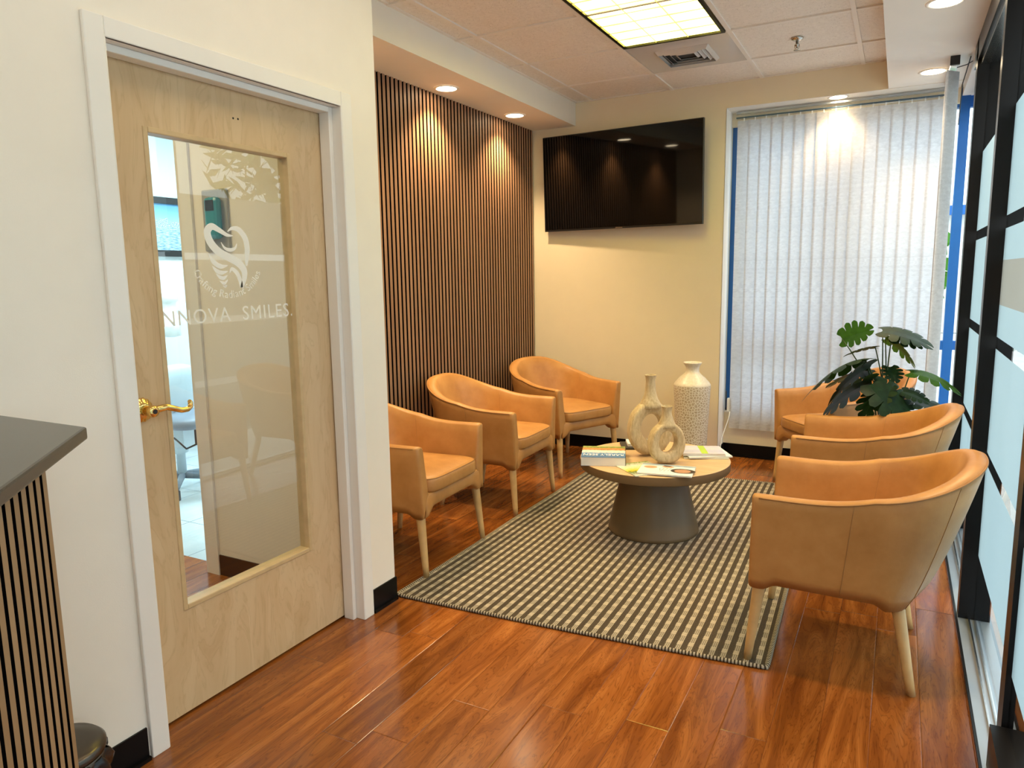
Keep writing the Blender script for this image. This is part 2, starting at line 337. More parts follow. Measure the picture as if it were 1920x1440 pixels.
# ------------------------------------------------------------------ mesh helpers
class MB:
    def __init__(s): s.v = []; s.f = []; s.mi = []; s.sm = []; s.uv = {}
    def face(s, idx, mi=0, sm=False, uv=None):
        s.f.append(tuple(idx)); s.mi.append(mi); s.sm.append(sm)
        if uv: s.uv[len(s.f) - 1] = uv
    def add(s, pts):
        b = len(s.v); s.v.extend([tuple(p) for p in pts]); return b
    def box(s, x0, x1, y0, y1, z0, z1, mi=0):
        b = s.add([(x, y, z) for z in (z0, z1) for y in (y0, y1) for x in (x0, x1)])
        for q in ((0, 2, 3, 1), (4, 5, 7, 6), (0, 1, 5, 4), (2, 6, 7, 3), (0, 4, 6, 2), (1, 3, 7, 5)): s.face([b + i for i in q], mi)
        return s
    def hexa(s, p, mi=0):                      # 8 points: bottom ring 0-3, top ring 4-7
        b = s.add(p)
        for q in ((3, 2, 1, 0), (4, 5, 6, 7), (0, 1, 5, 4), (1, 2, 6, 5), (2, 3, 7, 6), (3, 0, 4, 7)): s.face([b + i for i in q], mi)
        return s
    def rings(s, rs, mi=0, sm=True, closed=True, cap0=True, cap1=True):
        n = len(rs[0]); bs = [s.add(r) for r in rs]
        for a, b in zip(bs, bs[1:]):
            for i in range(n if closed else n - 1):
                j = (i + 1) % n; s.face((a + i, a + j, b + j, b + i), mi, sm)
        if cap0: s.face([bs[0] + i for i in reversed(range(n))], mi, False)
        if cap1: s.face([bs[-1] + i for i in range(n)], mi, False)
        return s
    def lathe(s, prof, n=40, c=(0, 0), mi=0, sm=True, cap0=True, cap1=True, sx=1., sy=1.):
        return s.rings([[(c[0] + sx * r * cos(2 * pi * i / n), c[1] + sy * r * sin(2 * pi * i / n), z) for i in range(n)] for r, z in prof], mi, sm, True, cap0, cap1)
    def tube(s, pts, r, n=8, mi=0, caps=True, closed=False):
        P = [Vector(p) for p in pts]; R = r if isinstance(r, (list, tuple)) else [r] * len(P)
        rs = []; up = None
        for i, p in enumerate(P):
            if closed: d = P[(i + 1) % len(P)] - P[i - 1]
            else: d = P[min(i + 1, len(P) - 1)] - P[max(i - 1, 0)]
            d = d.normalized() if d.length > 1e-9 else Vector((0, 0, 1))
            if up is None: up = d.orthogonal().normalized()
            up = (up - d * up.dot(d)); up = up.normalized() if up.length > 1e-6 else d.orthogonal().normalized()
            sd = d.cross(up)
            rs.append([tuple(p + (up * cos(2 * pi * k / n) + sd * sin(2 * pi * k / n)) * R[i]) for k in range(n)])
        if closed: rs.append(rs[0])
        return s.rings(rs, mi, True, True, caps and not closed, caps and not closed)
    def prism(s, poly, z0, z1, mi=0, sm=False):
        n = len(poly); a = s.add([(x, y, z0) for x, y in poly]); b = s.add([(x, y, z1) for x, y in poly])
        s.face([a + i for i in reversed(range(n))], mi); s.face([b + i for i in range(n)], mi)
        for i in range(n): s.face((a + i, a + (i + 1) % n, b + (i + 1) % n, b + i), mi, sm)
        return s
    def build(s, name, mats, parent=None, loc=None, rot=None, kind=None, bevel=0.):
        me = bpy.data.meshes.new(name); me.from_pydata(s.v, [], s.f)
        for m in (mats if isinstance(mats, (list, tuple)) else [mats]): me.materials.append(MT[m] if isinstance(m, str) else m)
        me.polygons.foreach_set('material_index', s.mi); me.polygons.foreach_set('use_smooth', s.sm)
        if s.uv:
            ul = me.uv_layers.new(name='UVMap')
            for fi, uvs in s.uv.items():
                for li, q in zip(me.polygons[fi].loop_indices, uvs): ul.data[li].uv = q
        me.update()
        o = bpy.data.objects.new(name, me); COL.objects.link(o)
        if parent is not None: o.parent = parent
        if loc: o.location = loc
        if rot: o.rotation_euler = rot
        if kind: o['kind'] = kind
        if bevel:
            b = o.modifiers.new('bevel', 'BEVEL'); b.width = bevel; b.segments = 2; b.limit_method = 'ANGLE'; b.angle_limit = radians(40)
        return o

def tag(o, label, cat, group=None):
    o['label'] = label; o['category'] = cat
    if group: o['group'] = group
    return o
def thing(name, label, cat, loc=(0, 0, 0), rz=0., group=None):
    o = bpy.data.objects.new(name, None); COL.objects.link(o); o.empty_display_size = .1
    o.location = loc; o.rotation_euler = (0, 0, rz)
    return tag(o, label, cat, group)
def root(name, loc=(0, 0, 0), rz=0.):           # an empty of the setting
    o = bpy.data.objects.new(name, None); COL.objects.link(o); o.location = loc; o.rotation_euler = (0, 0, rz); o['kind'] = 'structure'
    return o
def copy_tree(o, parent=None):
    c = o.copy(); COL.objects.link(c)
    if parent is not None: c.parent = parent
    for ch in list(o.children): copy_tree(ch, c)
    return c
def struct(mb, name, mats, **k): return mb.build(name, mats, kind='structure', **k)
def text_pts(txt, size, ext=0.0008, spacing=1.0):
    cu = bpy.data.curves.new('lettering', 'FONT'); cu.body = txt; cu.size = size; cu.align_x = 'CENTER'; cu.extrude = ext; cu.space_character = spacing; cu.resolution_u = 3
    o = bpy.data.objects.new('lettering', cu); COL.objects.link(o)
    dg = bpy.context.evaluated_depsgraph_get(); me = o.evaluated_get(dg).to_mesh()
    v = [tuple(x.co) for x in me.vertices]; f = [tuple(p.vertices) for p in me.polygons]
    o.evaluated_get(dg).to_mesh_clear(); bpy.data.objects.remove(o); bpy.data.curves.remove(cu)
    return v, f

# ------------------------------------------------------------------ the setting
ZC, ZS, YB, YR = 2.719, 2.547, 5.40, 5.597
XL, XS, XSO, XR = -1.885, -2.68, -2.29, -0.13
Y0 = -2.6
DY0, DY1, DZ = 1.262, 2.198, 2.047          # door opening in the wall

struct(MB().box(-2.0, .276, Y0, YR, -.05, 0).box(-5.0, -2.0, Y0, 2.335, -.05, 0).box(-2.8, -2.0, 2.335, YR, -.05, 0), 'floor', 'floor')
struct(MB().box(-5.29, -2.8, 2.335, 7.5, -.05, 0), 'floor.001', 'tile')
struct(MB().box(-2.0, XL, Y0, DY0, 0, ZC).box(-2.0, XL, DY0, DY1, DZ, ZC).box(-2.0, XL, DY1, 2.25, 0, ZC), 'wall_left', 'wall')
struct(MB().box(-2.81, XL, 2.25, 2.41, 0, ZC), 'wall_corridor', 'wall')
struct(MB().box(-2.81, XS, 2.41, 5.75, 0, ZC), 'wall_recess', 'wall')
# back wall with the window recess, the low wall under the window
struct(MB().box(XS, -1.14, YB, 5.75, 0, ZC).box(-1.14, XR, YB, 5.75, ZS, ZC).box(XR, .55, YB, 5.75, ZS, ZC), 'wall_back', 'wall_gold_lit')
struct(MB().box(-1.14, .36, YR, 5.75, 0, .34).box(-1.14, .28, YR, 5.636, 2.45, ZS), 'wall_back_low', 'wall_gold_lit')
struct(MB().box(-1.1425, -1.1385, YB, YR, 0, ZS).box(-1.14, .30, YB - .001, YR, ZS - .003, ZS - .0005), 'trim_1', 'white')
# dropped soffits
struct(MB().box(XS, XSO, 2.41, YB, ZS, ZC), 'ceiling_soffit_left', 'bulkhead')
struct(MB().box(XR, .46, Y0, YB, ZS, ZC), 'ceiling_soffit_right', 'soffit')
struct(MB().box(-5.3, .46, Y0, 5.75, ZC + .004, ZC + .06), 'ceiling', 'ctile')
tb = MB()
TX = [-2.153 + .6235 * k for k in range(4)]; TY = [4.917 - .622 * k for k in range(0, 13)]
for x in TX: tb.box(x - .012, x + .012, Y0, YB, ZC - .005, ZC + .006)
for y in TY: tb.box(XSO, XR, y - .012, y + .012, ZC - .0045, ZC + .006)
tb.box(XSO, XSO + .018, 2.41, YB, ZC - .002, ZC + .006).box(XSO, XR, YB - .018, YB, ZC - .002, ZC + .006)
struct(tb, 'ceiling_grid', 'tbar')
# rest of the room, behind and beside the camera
struct(MB().box(-5.3, .46, Y0 - .12, Y0, 0, ZC), 'wall_front', 'wall')
struct(MB().box(-5.41, -5.29, Y0, 7.5, 0, ZC), 'wall_treatment', plain('treatment_paint', (.62, .70, .74), .7, var=.01))
struct(MB().box(-5.29, -2.81, 7.5, 7.6, 0, ZC), 'wall_treatment_far', plain('treatment_paint_far', (.62, .70, .74), .7, var=.01))
struct(MB().box(-5.3, -2.8, 5.75, 7.6, ZC + .004, ZC + .06), 'ceiling.001', 'ctile')
struct(MB().box(-5.29, -3.95, 2.25, 2.35, 0, ZC).box(-3.95, -2.81, 2.25, 2.35, 2.2, ZC), 'wall_corridor_far', 'wall')
struct(MB().box(-2.885, -2.80, 2.238, 2.362, 0, 2.24).box(-3.95, -2.885, 2.238, 2.362, 2.16, 2.24), 'trim_2', 'white')
# baseboards
def bb(name, *boxes):
    m = MB()
    for b in boxes: m.box(*b)
    struct(m, name, 'black_base')
bb('baseboard_left', (XL, XL + .006, Y0, 1.21, 0, .10), (XL, XL + .016, Y0, 1.21, 0, .012), (XL, XL + .006, 2.252, 2.41, 0, .10), (XL, XL + .016, 2.252, 2.41, 0, .012), (-1.99, XL + .006, 2.41, 2.416, 0, .10))
bb('baseboard_back', (XS, -1.14, YB - .006, YB, 0, .10), (-1.14, -1.134, YB, YR, 0, .10), (-1.134, .28, YR - .006, YR, 0, .10), (-1.134, .28, YR - .016, YR, 0, .012))
bb('baseboard_corridor', (-2.80, -2.0, 2.244, 2.25, 0, .10))
bb('baseboard_treatment', (-5.29, -5.28, 2.35, 7.5, 0, .16))
# door frame
t = MB()
t.box(XL, -1.871, 1.216, 1.272, 0, 2.086).box(XL, -1.871, 2.188, 2.246, 0, 2.086).box(XL, -1.871, 1.272, 2.188, 2.033, 2.086)
t.box(-2.012, -1.872, DY0, 1.275, 0, 2.04).box(-2.012, -1.872, 2.185, DY1, 0, 2.04).box(-2.012, -1.872, 1.275, 2.185, 2.033, DZ)
t.box(-1.963, -1.914, 1.275, 1.296, 0, 2.033).box(-1.963, -1.914, 2.164, 2.185, 0, 2.033).box(-1.963, -1.914, 1.296, 2.164, 2.012, 2.033)
struct(t, 'trim_3', 'white', bevel=.003)

# door
door = root('door_1', (-1.967, 0, 0))
GY0, GY1, GZ0, GZ1 = 1.430, 2.004, .354, 1.842
def frame(mb, x0, x1, y0, y1, z0, z1, a0, a1, b0, b1, mi=0):
    mb.box(x0, x1, y0, a0, z0, z1, mi).box(x0, x1, a1, y1, z0, z1, mi).box(x0, x1, a0, a1, z0, b0, mi).box(x0, x1, a0, a1, b1, z1, mi); return mb
frame(MB(), -.044, 0, 1.282, 2.178, .010, 2.026, GY0, GY1, GZ0, GZ1).build('door_slab', 'birch', door)
frame(MB(), -.047, .003, GY0 - .004, GY1 + .004, GZ0 - .004, GZ1 + .004, GY0 + .013, GY1 - .013, GZ0 + .013, GZ1 - .013).build('glazing_bead', 'bead', door, bevel=.003)
gl = MB().box(-.025, -.019, GY0 + .013, GY1 - .013, GZ0 + .013, GZ1 - .013).build('glass', 'glass', door)
gl['label'] = 'clear glass pane with an etched emblem'
# etched emblem: strokes of varying width on the glass, (y, z) in metres
def stroke(mb, pts, ws, x=-.0186, n=10):
    P = []; Wd = []
    for i in range(len(pts) - 1):
        p0 = Vector(pts[max(i - 1, 0)]); p1 = Vector(pts[i]); p2 = Vector(pts[i + 1]); p3 = Vector(pts[min(i + 2, len(pts) - 1)])
        for k in range(n + (i == len(pts) - 2)):
            u = k / n
            P.append(.5 * ((2 * p1) + (p2 - p0) * u + (2 * p0 - 5 * p1 + 4 * p2 - p3) * u * u + (3 * p1 - p0 - 3 * p2 + p3) * u ** 3))
            Wd.append(ws[i] * (1 - u) + ws[i + 1] * u)
    L = []; R = []
    for i, p in enumerate(P):
        d = (P[min(i + 1, len(P) - 1)] - P[max(i - 1, 0)]).normalized(); nn = Vector((-d.y, d.x))
        L.append(p + nn * Wd[i] / 2); R.append(p - nn * Wd[i] / 2)
    a = mb.add([(x, q.x, q.y) for q in L]); b = mb.add([(x, q.x, q.y) for q in R])
    a2 = mb.add([(x + .0006, q.x, q.y) for q in L]); b2 = mb.add([(x + .0006, q.x, q.y) for q in R])
    for i in range(len(P) - 1):
        mb.face((a2 + i, b2 + i, b2 + i + 1, a2 + i + 1)); mb.face((a + i, a + i + 1, b + i + 1, b + i))
def EM(u, v):      # crop pixels of the emblem -> (y, z) on the door glass
    return (1.6295 + (u - 245) * .000352 + (v - 200) * -.0000105, 1.5795 - (v - 160) * .000291 - (u - 245) * .00001)
em = MB()
stroke(em, [EM(*p) for p in [(572, 266), (500, 262), (410, 215), (330, 185), (280, 250), (310, 360), (400, 460), (520, 520), (620, 570), (685, 650), (690, 740), (652, 862)]], [.001, .012, .017, .022, .027, .028, .028, .026, .028, .026, .020, .012])
stroke(em, [EM(*p) for p in [(508, 226), (560, 186), (640, 190), (715, 280), (738, 400), (728, 500), (722, 604)]], [.001, .011, .019, .022, .022, .019, .006])
stroke(em, [EM(*p) for p in [(428, 350), (470, 412), (530, 430), (590, 405), (612, 350)]], [.001, .009, .013, .009, .001])
stroke(em, [EM(*p) for p in [(652, 855), (632, 760), (600, 690), (545, 645), (514, 690)]], [.012, .016, .016, .012, .001])
for (a, b) in ((((276, 485), (335, 575), (415, 622), (498, 606)), .016), (((318, 620), (365, 672), (420, 692), (496, 672)), .014), (((358, 705), (400, 742), (440, 752), (490, 718)), .012), (((398, 785), (430, 806), (455, 808), (490, 770)), .010), (((430, 838), (455, 850), (462, 845), (478, 830)), .008)):
    stroke(em, [EM(*p) for p in a], [.001, b, b, .001])
em.build('etched_emblem', 'etch', gl)
def glass_text(mb, txt, size, y, z, ang=0., spacing=1.0, sx=1.0):
    v, f = text_pts(txt, size, .0004, spacing)
    b = mb.add([(-.0182 + q[2], y + (q[0] * sx * cos(ang) - q[1] * sin(ang)), z + (q[0] * sx * sin(ang) + q[1] * cos(ang))) for q in v])
    for q in f: mb.face([b + i for i in q])
tx = MB(); TXT = 'Crafting Radiant Smiles'
yc, zc, rad = 1.715, 1.462, .132
adv = [len(c) and {'i': .45, 'l': .42, 't': .55, 'f': .55, ' ': .5, 'm': 1.35, 'C': 1.15, 'R': 1.05, 'S': 1.0, 'r': .65}.get(c, .9) for c in TXT]
tot = sum(adv); acc = 0; A0, A1 = radians(-163), radians(-17)
for c, w in zip(TXT, adv):
    a = A0 + (A1 - A0) * (acc + w / 2) / tot; acc += w
    if c != ' ': glass_text(tx, c, .036, yc + (rad + .012) * cos(a), zc + rad * .93 * sin(a), a + pi / 2)
tx.build('etched_tagline', 'etch_text', gl)
nm = MB(); glass_text(nm, 'INNOVA  SMILES.', .068, 1.712, 1.262, .01, 1.12, .99)
nm.build('etched_name', 'etch_text', gl)
# lever handle
lv = bpy.data.objects.new('lever_handle', None); COL.objects.link(lv); lv.parent = door; lv.location = (0, 1.342, 1.02)
m = MB(); n = 40
def xl(prof, n=40, wob=0.):      # lathe about the x axis
    return [[(x, r * (1 + wob * cos(14 * 2 * pi * i / n)) * cos(2 * pi * i / n), r * (1 + wob * cos(14 * 2 * pi * i / n)) * sin(2 * pi * i / n)) for i in range(n)] for r, x in prof]
m.rings(xl([(.036, 0), (.037, .004), (.034, .009), (.027, .012), (.024, .016), (.016, .020)], 56, .03)); m.build('rose', 'brass', lv)
m = MB().rings(xl([(.0155, .016), (.0145, .03), (.0165, .046), (.018, .056), (.015, .064), (.009, .066)])); m.build('neck', 'brass', lv)
m = MB()
pts = [(.05, .0, 0), (.054, .02, .004), (.056, .045, .006), (.056, .07, -.003), (.056, .095, -.012), (.054, .118, -.013), (.050, .132, -.006), (.046, .136, .004), (.050, .130, .010)]
m.tube(pts, [.012, .011, .010, .009, .0085, .0085, .008, .0075, .006], 12)
m.build('lever', 'brass', lv)
MB().rings(xl([(.007, .066), (.007, .067)])).build('keyhole', 'black_plastic', lv)
for k, (y, z) in enumerate(((1.762, 1.925), (1.782, 1.926))):
    MB().rings([[(x, y + .0035 * cos(a * pi / 5), z + .0035 * sin(a * pi / 5)) for a in range(10)] for x in (-.002, .0006)]).build('screw_hole', 'dark_cloth', door)

# slatted wall panel
sp = thing('slatted_wall_panel', 'tall dark walnut slatted panel covering the recess wall behind the chairs', 'wall panel', (XS, 0, 0))
MB().box(0, .009, 2.412, YB - .002, 0.0, ZS).build('backing', 'felt', sp)
m = MB(); k = 0
while 2.418 + k * .0402 + .0245 < YB - .001:
    y = 2.418 + k * .0402; m.box(.009, .025, y, y + .0245, 0.0, ZS, 1); m.mi[-1] = 0; k += 1      # veneered face on a black core
m.build('slats', ['slat_wood', 'felt'], sp)

# ------------------------------------------------------------------ window, blinds, right hand partition
win = root('window_1', (0, 5.66, 0))
m = MB()
m.box(-1.14, -1.075, -.02, .05, .34, 2.50).box(.282, .338, -.02, .06, .0, 2.547).box(-1.075, .282, -.018, .05, 2.43, 2.50).box(-1.075, -.42, -.018, .05, .865, .925).box(-.37, .282, -.018, .05, .865, .925).box(-1.075, .282, -.018, .05, .34, .40).box(-.42, -.37, -.02, .05, .40, 2.43).box(.338, .40, .0, .05, 2.43, 2.50).box(.338, .40, .0, .05, .865, .925)
m.build('frame', 'blue', win)
MB().box(-1.13, .42, .012, .018, .05, 2.50).build('pane', 'pane', win)
MB().box(-1.14, .36, -.062, -.021, .335, .352).build('window_sill', 'white', win)
sw = root('window_2', (.36, 0, 0))
MB().box(0, .05, 4.66, 5.6, 2.40, 2.50).box(0, .05, 4.66, 5.6, 0, .10).box(0, .05, 4.66, 4.70, .1, 2.4).build('frame', 'blue', sw)
MB().box(.022, .028, 4.70, 5.60, .10, 2.40).build('pane', 'pane', sw)
MB().box(-.07, .10, 4.66, 5.7, 2.50, 2.56).build('head', 'soffit', sw)

# black framed partition with frosted panes
pt = root('window_3', (0, 0, 0))
POST = [(4.45, 4.535), (3.255, 3.32), (2.28, 2.36), (1.10, 1.17), (-.2, -.13), (-1.5, -1.43), (-2.6, -2.54)]
for (a, b) in POST: MB().box(.284 if a > 3 else .322, .392, a, b, .012, ZS).build('post', 'black_metal', pt)
MB().box(.284, .46, Y0, 4.66, 2.43, ZS + .01).build('header', 'black_metal', pt)
MB().box(.300, .372, Y0, 4.64, 2.405, 2.43).build('header_track', 'silver', pt)
MB().box(.276, .40, Y0, 4.66, 0, .010).build('sill', 'alu', pt)
MB().box(.274, .282, Y0, 4.66, 0, .012).build('sill_edge', 'black_metal', pt)
MB().box(.316, .322, Y0, 4.64, .010, .024).box(.336, .344, Y0, 4.64, .010, .020).build('sill_track', 'silver', pt)
MB().box(.293, .40, 1.20, 2.265, .010, .135).build('door_shoe', 'black_metal', pt)
def sheet(mb, y0, y1, z0, z1):          # adhesive film on the room side of the glass
    b = mb.add([(.3355, y0, z0), (.3355, y1, z0), (.3355, y1, z1), (.3355, y0, z1)]); mb.face([b, b + 1, b + 2, b + 3]); return mb
for i in range(len(POST) - 1):
    y1, y0 = POST[i][0], POST[i + 1][1]
    p = MB().box(.336, .340, y0, y1, .02, 2.41).build('pane', 'pane', pt)
    f = MB()
    for z0, z1 in ((.28, .655), (.70, 1.10), (1.145, 1.265), (1.43, 1.545), (1.592, 1.985)) if i == 1 else ((.28, .655), (.70, 1.10), (1.145, 1.545), (1.592, 1.985)):
        sheet(f, y0, y1, z0, z1)
    f.build('frosted_film', 'film', p)
    if i == 1: sheet(MB(), y0, y1, 1.265, 1.43).build('beige_film', 'film_beige', p)

# vertical blind on the back window
vb = thing('vertical_blind', 'pale fabric vertical blind drawn across the bright back window', 'blind', (0, 5.548, 0))
MB().box(-1.10, .19, -.012, .012, 2.524, 2.536).build('headrail', 'alu', vb)
MB().box(-1.10, .19, -.006, .006, 2.494, 2.503).build('carrier_rail', 'blue_grey', vb)
v0 = None
for i in range(17):
    x = -1.045 + i * .0752
    if v0 is None:
        v = MB(); ns = 6; zz = [.228, .236, .30, 2.47, 2.478]
        rr = [[(-.0445 + .089 * k / ns, .002 * (1 - (2 * k / ns - 1) ** 2), z) for k in range(ns + 1)] for z in zz]
        v.rings(rr, 0, True, False, False, False)
        v0 = v.build('vane', 'blind', vb)
        h0 = MB().box(-.004, .004, -.003, .003, 2.472, 2.506).build('hook', 'white_plastic', v0)
        o = v0
    else:
        o = v0.copy(); COL.objects.link(o); o.parent = vb
        h = h0.copy(); COL.objects.link(h); h.parent = o
    o.location = (x, 0, 0); o.rotation_euler = (0, 0, radians(4.5 + 2.0 * sin(i * 2.1)))
MB().tube([(-1.10, .012, 2.49), (-.5, -.002, 2.487), (.18, -.003, 2.49)], .0016, 6).build('spacer_chain', 'silver', vb)

sb = thing('gathered_blind', 'white vertical blind gathered into one narrow stack beside the blue window frame', 'blind', (.20, 0, 0))
MB().box(-.018, .018, 4.80, 5.46, 2.508, ZS).build('headrail', 'silver', sb, bevel=.003)
MB().box(-.022, .024, 4.785, 4.805, 2.50, ZS).build('end_cap', 'black_plastic', sb)
v = MB(); b = v.add([(-.0445, 0, .24), (.0445, 0, .24), (.0445, 0, 2.48), (-.0445, 0, 2.48)]); v.face([b, b + 1, b + 2, b + 3]); first = v.build('vane', 'blind', sb)
for i in range(13):
    o = first if i == 0 else first.copy()
    if i: COL.objects.link(o); o.parent = sb
    o.location = (0 if i % 3 else -.006, 4.83 + i * .013, 0); o.rotation_euler = (0, 0, radians(52 + random.uniform(-5, 5)))
tag(MB().tube([(.215, 4.86, 2.50), (.26, 4.84, 2.505), (.283, 4.80, 2.51)], .0025, 6).tube([(.272, 4.78, 2.53), (.268, 5.3, 2.50), (.272, 5.5, 2.30)], .003, 6).build('blind_cord', 'grille_dark'), 'thin dark cord strung beneath the ceiling next to the gathered blind', 'cord')

# ------------------------------------------------------------------ ceiling fixtures
def troffer(loc, label, lens='lens'):
    t = thing('ceiling_light', label, 'ceiling light', loc)
    w, l = .585, 1.215
    m = MB()
    m.box(-w / 2, -w / 2 + .018, -l / 2, l / 2, -.012, .002).box(w / 2 - .018, w / 2, -l / 2, l / 2, -.012, .002).box(-w / 2 + .018, w / 2 - .018, -l / 2, -l / 2 + .018, -.012, .002).box(-w / 2 + .018, w / 2 - .018, l / 2 - .018, l / 2, -.012, .002)
    m.build('frame', 'black_metal', t)
    MB().box(-w / 2 + .018, w / 2 - .018, -l / 2 + .018, l / 2 - .018, -.0005, .001).build('lens', lens, t)
    m = MB()
    for k in (1, 2): m.box(-w / 2 + .018 + .183 * k - .0012, -w / 2 + .018 + .183 * k + .0012, -l / 2 + .018, l / 2 - .018, -.008, -.001)
    for k in range(1, 9): m.box(-w / 2 + .018, w / 2 - .018, -l / 2 + .018 + .131 * k - .001, -l / 2 + .018 + .131 * k + .001, -.007, -.001)
    m.build('louver', 'louver', t)
    return t
troffer((-1.215, 3.675, ZC), 'lit fluorescent ceiling light with louver above the coffee table')
troffer((-1.215, 1.807, ZC), 'ceiling light added out of view near the wooden door to brighten the foreground', 'fill_soft')  # added out of frame to brighten the floor and door wall
troffer((-1.215, -.06, ZC), 'ceiling light added out of view beside the reception desk to brighten the room', 'fill_bright')  # added behind the view, extra light for the left wall
troffer((-3.2, 1.0, ZC), 'ceiling light added out of view to brighten the corridor behind the wooden door', 'fill_hall')  # unseen, added so the corridor wall reads bright through the glass
for y in (3.3, 5.2): troffer((-4.1, y, ZC), 'unseen cool white ceiling light added to brighten the treatment room at %s' % ('its doorway' if y < 4 else 'its far end'), 'fill_room')  # unseen pair added to make the treatment room bright and bluish

def downlight(x, y, z, label, r=.062, w=SPOT):
    d = thing('downlight', label, 'downlight', (x, y, z), group=None)
    MB().lathe([(r + .016, -.0005), (r + .016, -.003), (r + .008, -.006), (r, -.005), (r, -.001)], 40, cap0=False, cap1=False).build('trim_ring', 'white', d)
    MB().lathe([(.001, -.0018), (r, -.0018), (r, -.0035), (.001, -.0042)], 40, cap0=False, cap1=True).build('diffuser', 'led', d)
    ld = bpy.data.lights.new('downlight_lamp', 'SPOT'); ld.energy = w; ld.color = WARM; ld.spot_size = radians(112); ld.spot_blend = .75; ld.shadow_soft_size = .05
    lo = bpy.data.objects.new('downlight_lamp', ld); COL.objects.link(lo); lo.parent = d; lo.location = (0, 0, -.02)
    return d
downlight(-2.524, 3.928, ZS, 'round warm downlight in the left soffit, the one nearer the door')
downlight(-2.515, 4.812, ZS, 'round warm downlight in the left soffit, the one nearer the television')
downlight(.106, 5.083, ZS, 'round warm downlight beside the top of the gathered blind', w=38.)
downlight(-.427, 5.462, ZS, 'round warm downlight right above the back window blind', .052, 26.)
downlight(.109, 3.836, ZS, 'round downlight in the right soffit cut by the picture top')
downlight(-2.48, 2.95, ZS, 'round warm downlight added in the left soffit, unseen behind the door wall')  # added behind the door wall for extra brightness
downlight(.109, 2.5, ZS, 'round downlight added in the right soffit above the nearest armchair, out of view')  # added out of frame, lights the near armchairs from above
downlight(.109, 1.1, ZS, 'round downlight added in the right soffit beside the camera, out of view', w=26.)  # added out of frame as extra light for the foreground

cv = thing('ceiling_vent', 'square white ceiling air vent panel next to the fluorescent light', 'air vent', (-1.215, 4.607, ZC))
MB().box(-.298, .298, -.298, .298, -.004, .002).build('panel', 'vent_paint', cv)
m = MB()
for k, s in enumerate((.158, .128, .098, .066)):
    z = -.022 + .004 * k; w = .016
    for (ax, sg) in ((0, 1), (0, -1), (1, 1), (1, -1)):
        p = [(-s, s, -.005), (s, s, -.005), (s - w, s - w, z - .004), (-s + w, s - w, z - .004)]
        q = [(a, b, c + .002) for a, b, c in p]
        def tr(p):
            a, b, c = p; b *= sg; a *= sg
            return (a, b, c) if ax else (b, -a, c)
        m.hexa([tr(x) for x in p] + [tr(x) for x in q])
m.build('louvre', 'vent_paint', cv)
MB().box(-.14, .14, -.14, .14, -.0046, -.004).build('duct_opening', 'grille_dark', cv)
sk = thing('fire_sprinkler', 'small chrome fire sprinkler head hanging from the tiled ceiling', 'sprinkler', (-.593, 4.634, ZC))
MB().lathe([(.034, 0), (.034, -.004), (.020, -.012), (.012, -.016)], 28, cap0=False).build('escutcheon', 'chrome', sk)
MB().lathe([(.008, -.012), (.008, -.03), (.013, -.032), (.013, -.038), (.006, -.042), (.006, -.052)], 20).tube([(-.012, 0, -.034), (-.013, 0, -.05), (0, 0, -.062)], .0025, 6).tube([(.012, 0, -.034), (.013, 0, -.05), (0, 0, -.062)], .0025, 6).build('body', 'chrome', sk)
MB().lathe([(.003, -.058), (.018, -.062), (.018, -.064), (.003, -.064)], 24).build('deflector', 'chrome', sk)

# ------------------------------------------------------------------ television
tv = thing('television', 'large black flat television mounted tilted on the back wall', 'television', (-1.892, 5.285, 2.107))
tv.rotation_euler = (radians(2.08), 0, radians(-3.9))
w, h = 1.279, .722
MB().box(-w / 2, w / 2, -.006, .022, -h / 2, h / 2).build('bezel', 'black_plastic', tv, bevel=.003)
MB().box(-w / 2 + .006, w / 2 - .006, -.0075, -.0055, -h / 2 + .014, h / 2 - .006).build('screen', 'tv', tv)
MB().box(-.30, .30, .022, .060, -.20, .18).build('rear_housing', 'black_plastic', tv)
m = MB().box(-.028, .028, -.0070, -.0062, -h / 2 + .003, -h / 2 + .009)
m.build('badge', 'silver', tv)

# ------------------------------------------------------------------ rug
RC = [(-1.893, 2.433), (-.341, 2.528), (-.43, 4.93), (-1.893, 4.86)]
def rugp(u, v):
    a = Vector(RC[0]).lerp(Vector(RC[1]), u); b = Vector(RC[3]).lerp(Vector(RC[2]), u)
    p = a.lerp(b, v); return (p.x + .006 * abs(sin(v * 7)) * (1 - u), p.y - .012 * sin(u * pi) * (1 - v))
rug = thing('area_rug', 'brown and cream striped woven rug under the coffee table', 'rug')
m = MB(); nu, nv = 36, 40; NST = 38
idx = [[m.add([(*rugp(i / nu, j / nv), .0105)]) for i in range(nu + 1)] for j in range(nv + 1)]
for j in range(nv):
    for i in range(nu):
        m.face((idx[j][i], idx[j][i + 1], idx[j + 1][i + 1], idx[j + 1][i]), 0, True, [(i / nu * NST, j / nv * 2.43), ((i + 1) / nu * NST, j / nv * 2.43), ((i + 1) / nu * NST, (j + 1) / nv * 2.43), (i / nu * NST, (j + 1) / nv * 2.43)])
m.build('pile', 'rug', rug)
per = [rugp(i / 60, 0) for i in range(60)] + [rugp(1, i / 90) for i in range(90)] + [rugp(1 - i / 60, 1) for i in range(60)] + [rugp(0, 1 - i / 90) for i in range(90)]
m = MB(); n = len(per); prof = [(-.003, .0008), (.006, .0008), (.011, .007), (.008, .0135), (.001, .0155), (-.007, .0112)]; dist = 0
ring = []
for i, p in enumerate(per):
    d = (Vector(per[(i + 1) % n]) - Vector(per[i - 1])).normalized(); nx = Vector((d.y, -d.x))
    ring.append([(p[0] + nx.x * a, p[1] + nx.y * a, z) for a, z in prof])
bs = [m.add(r) for r in ring]
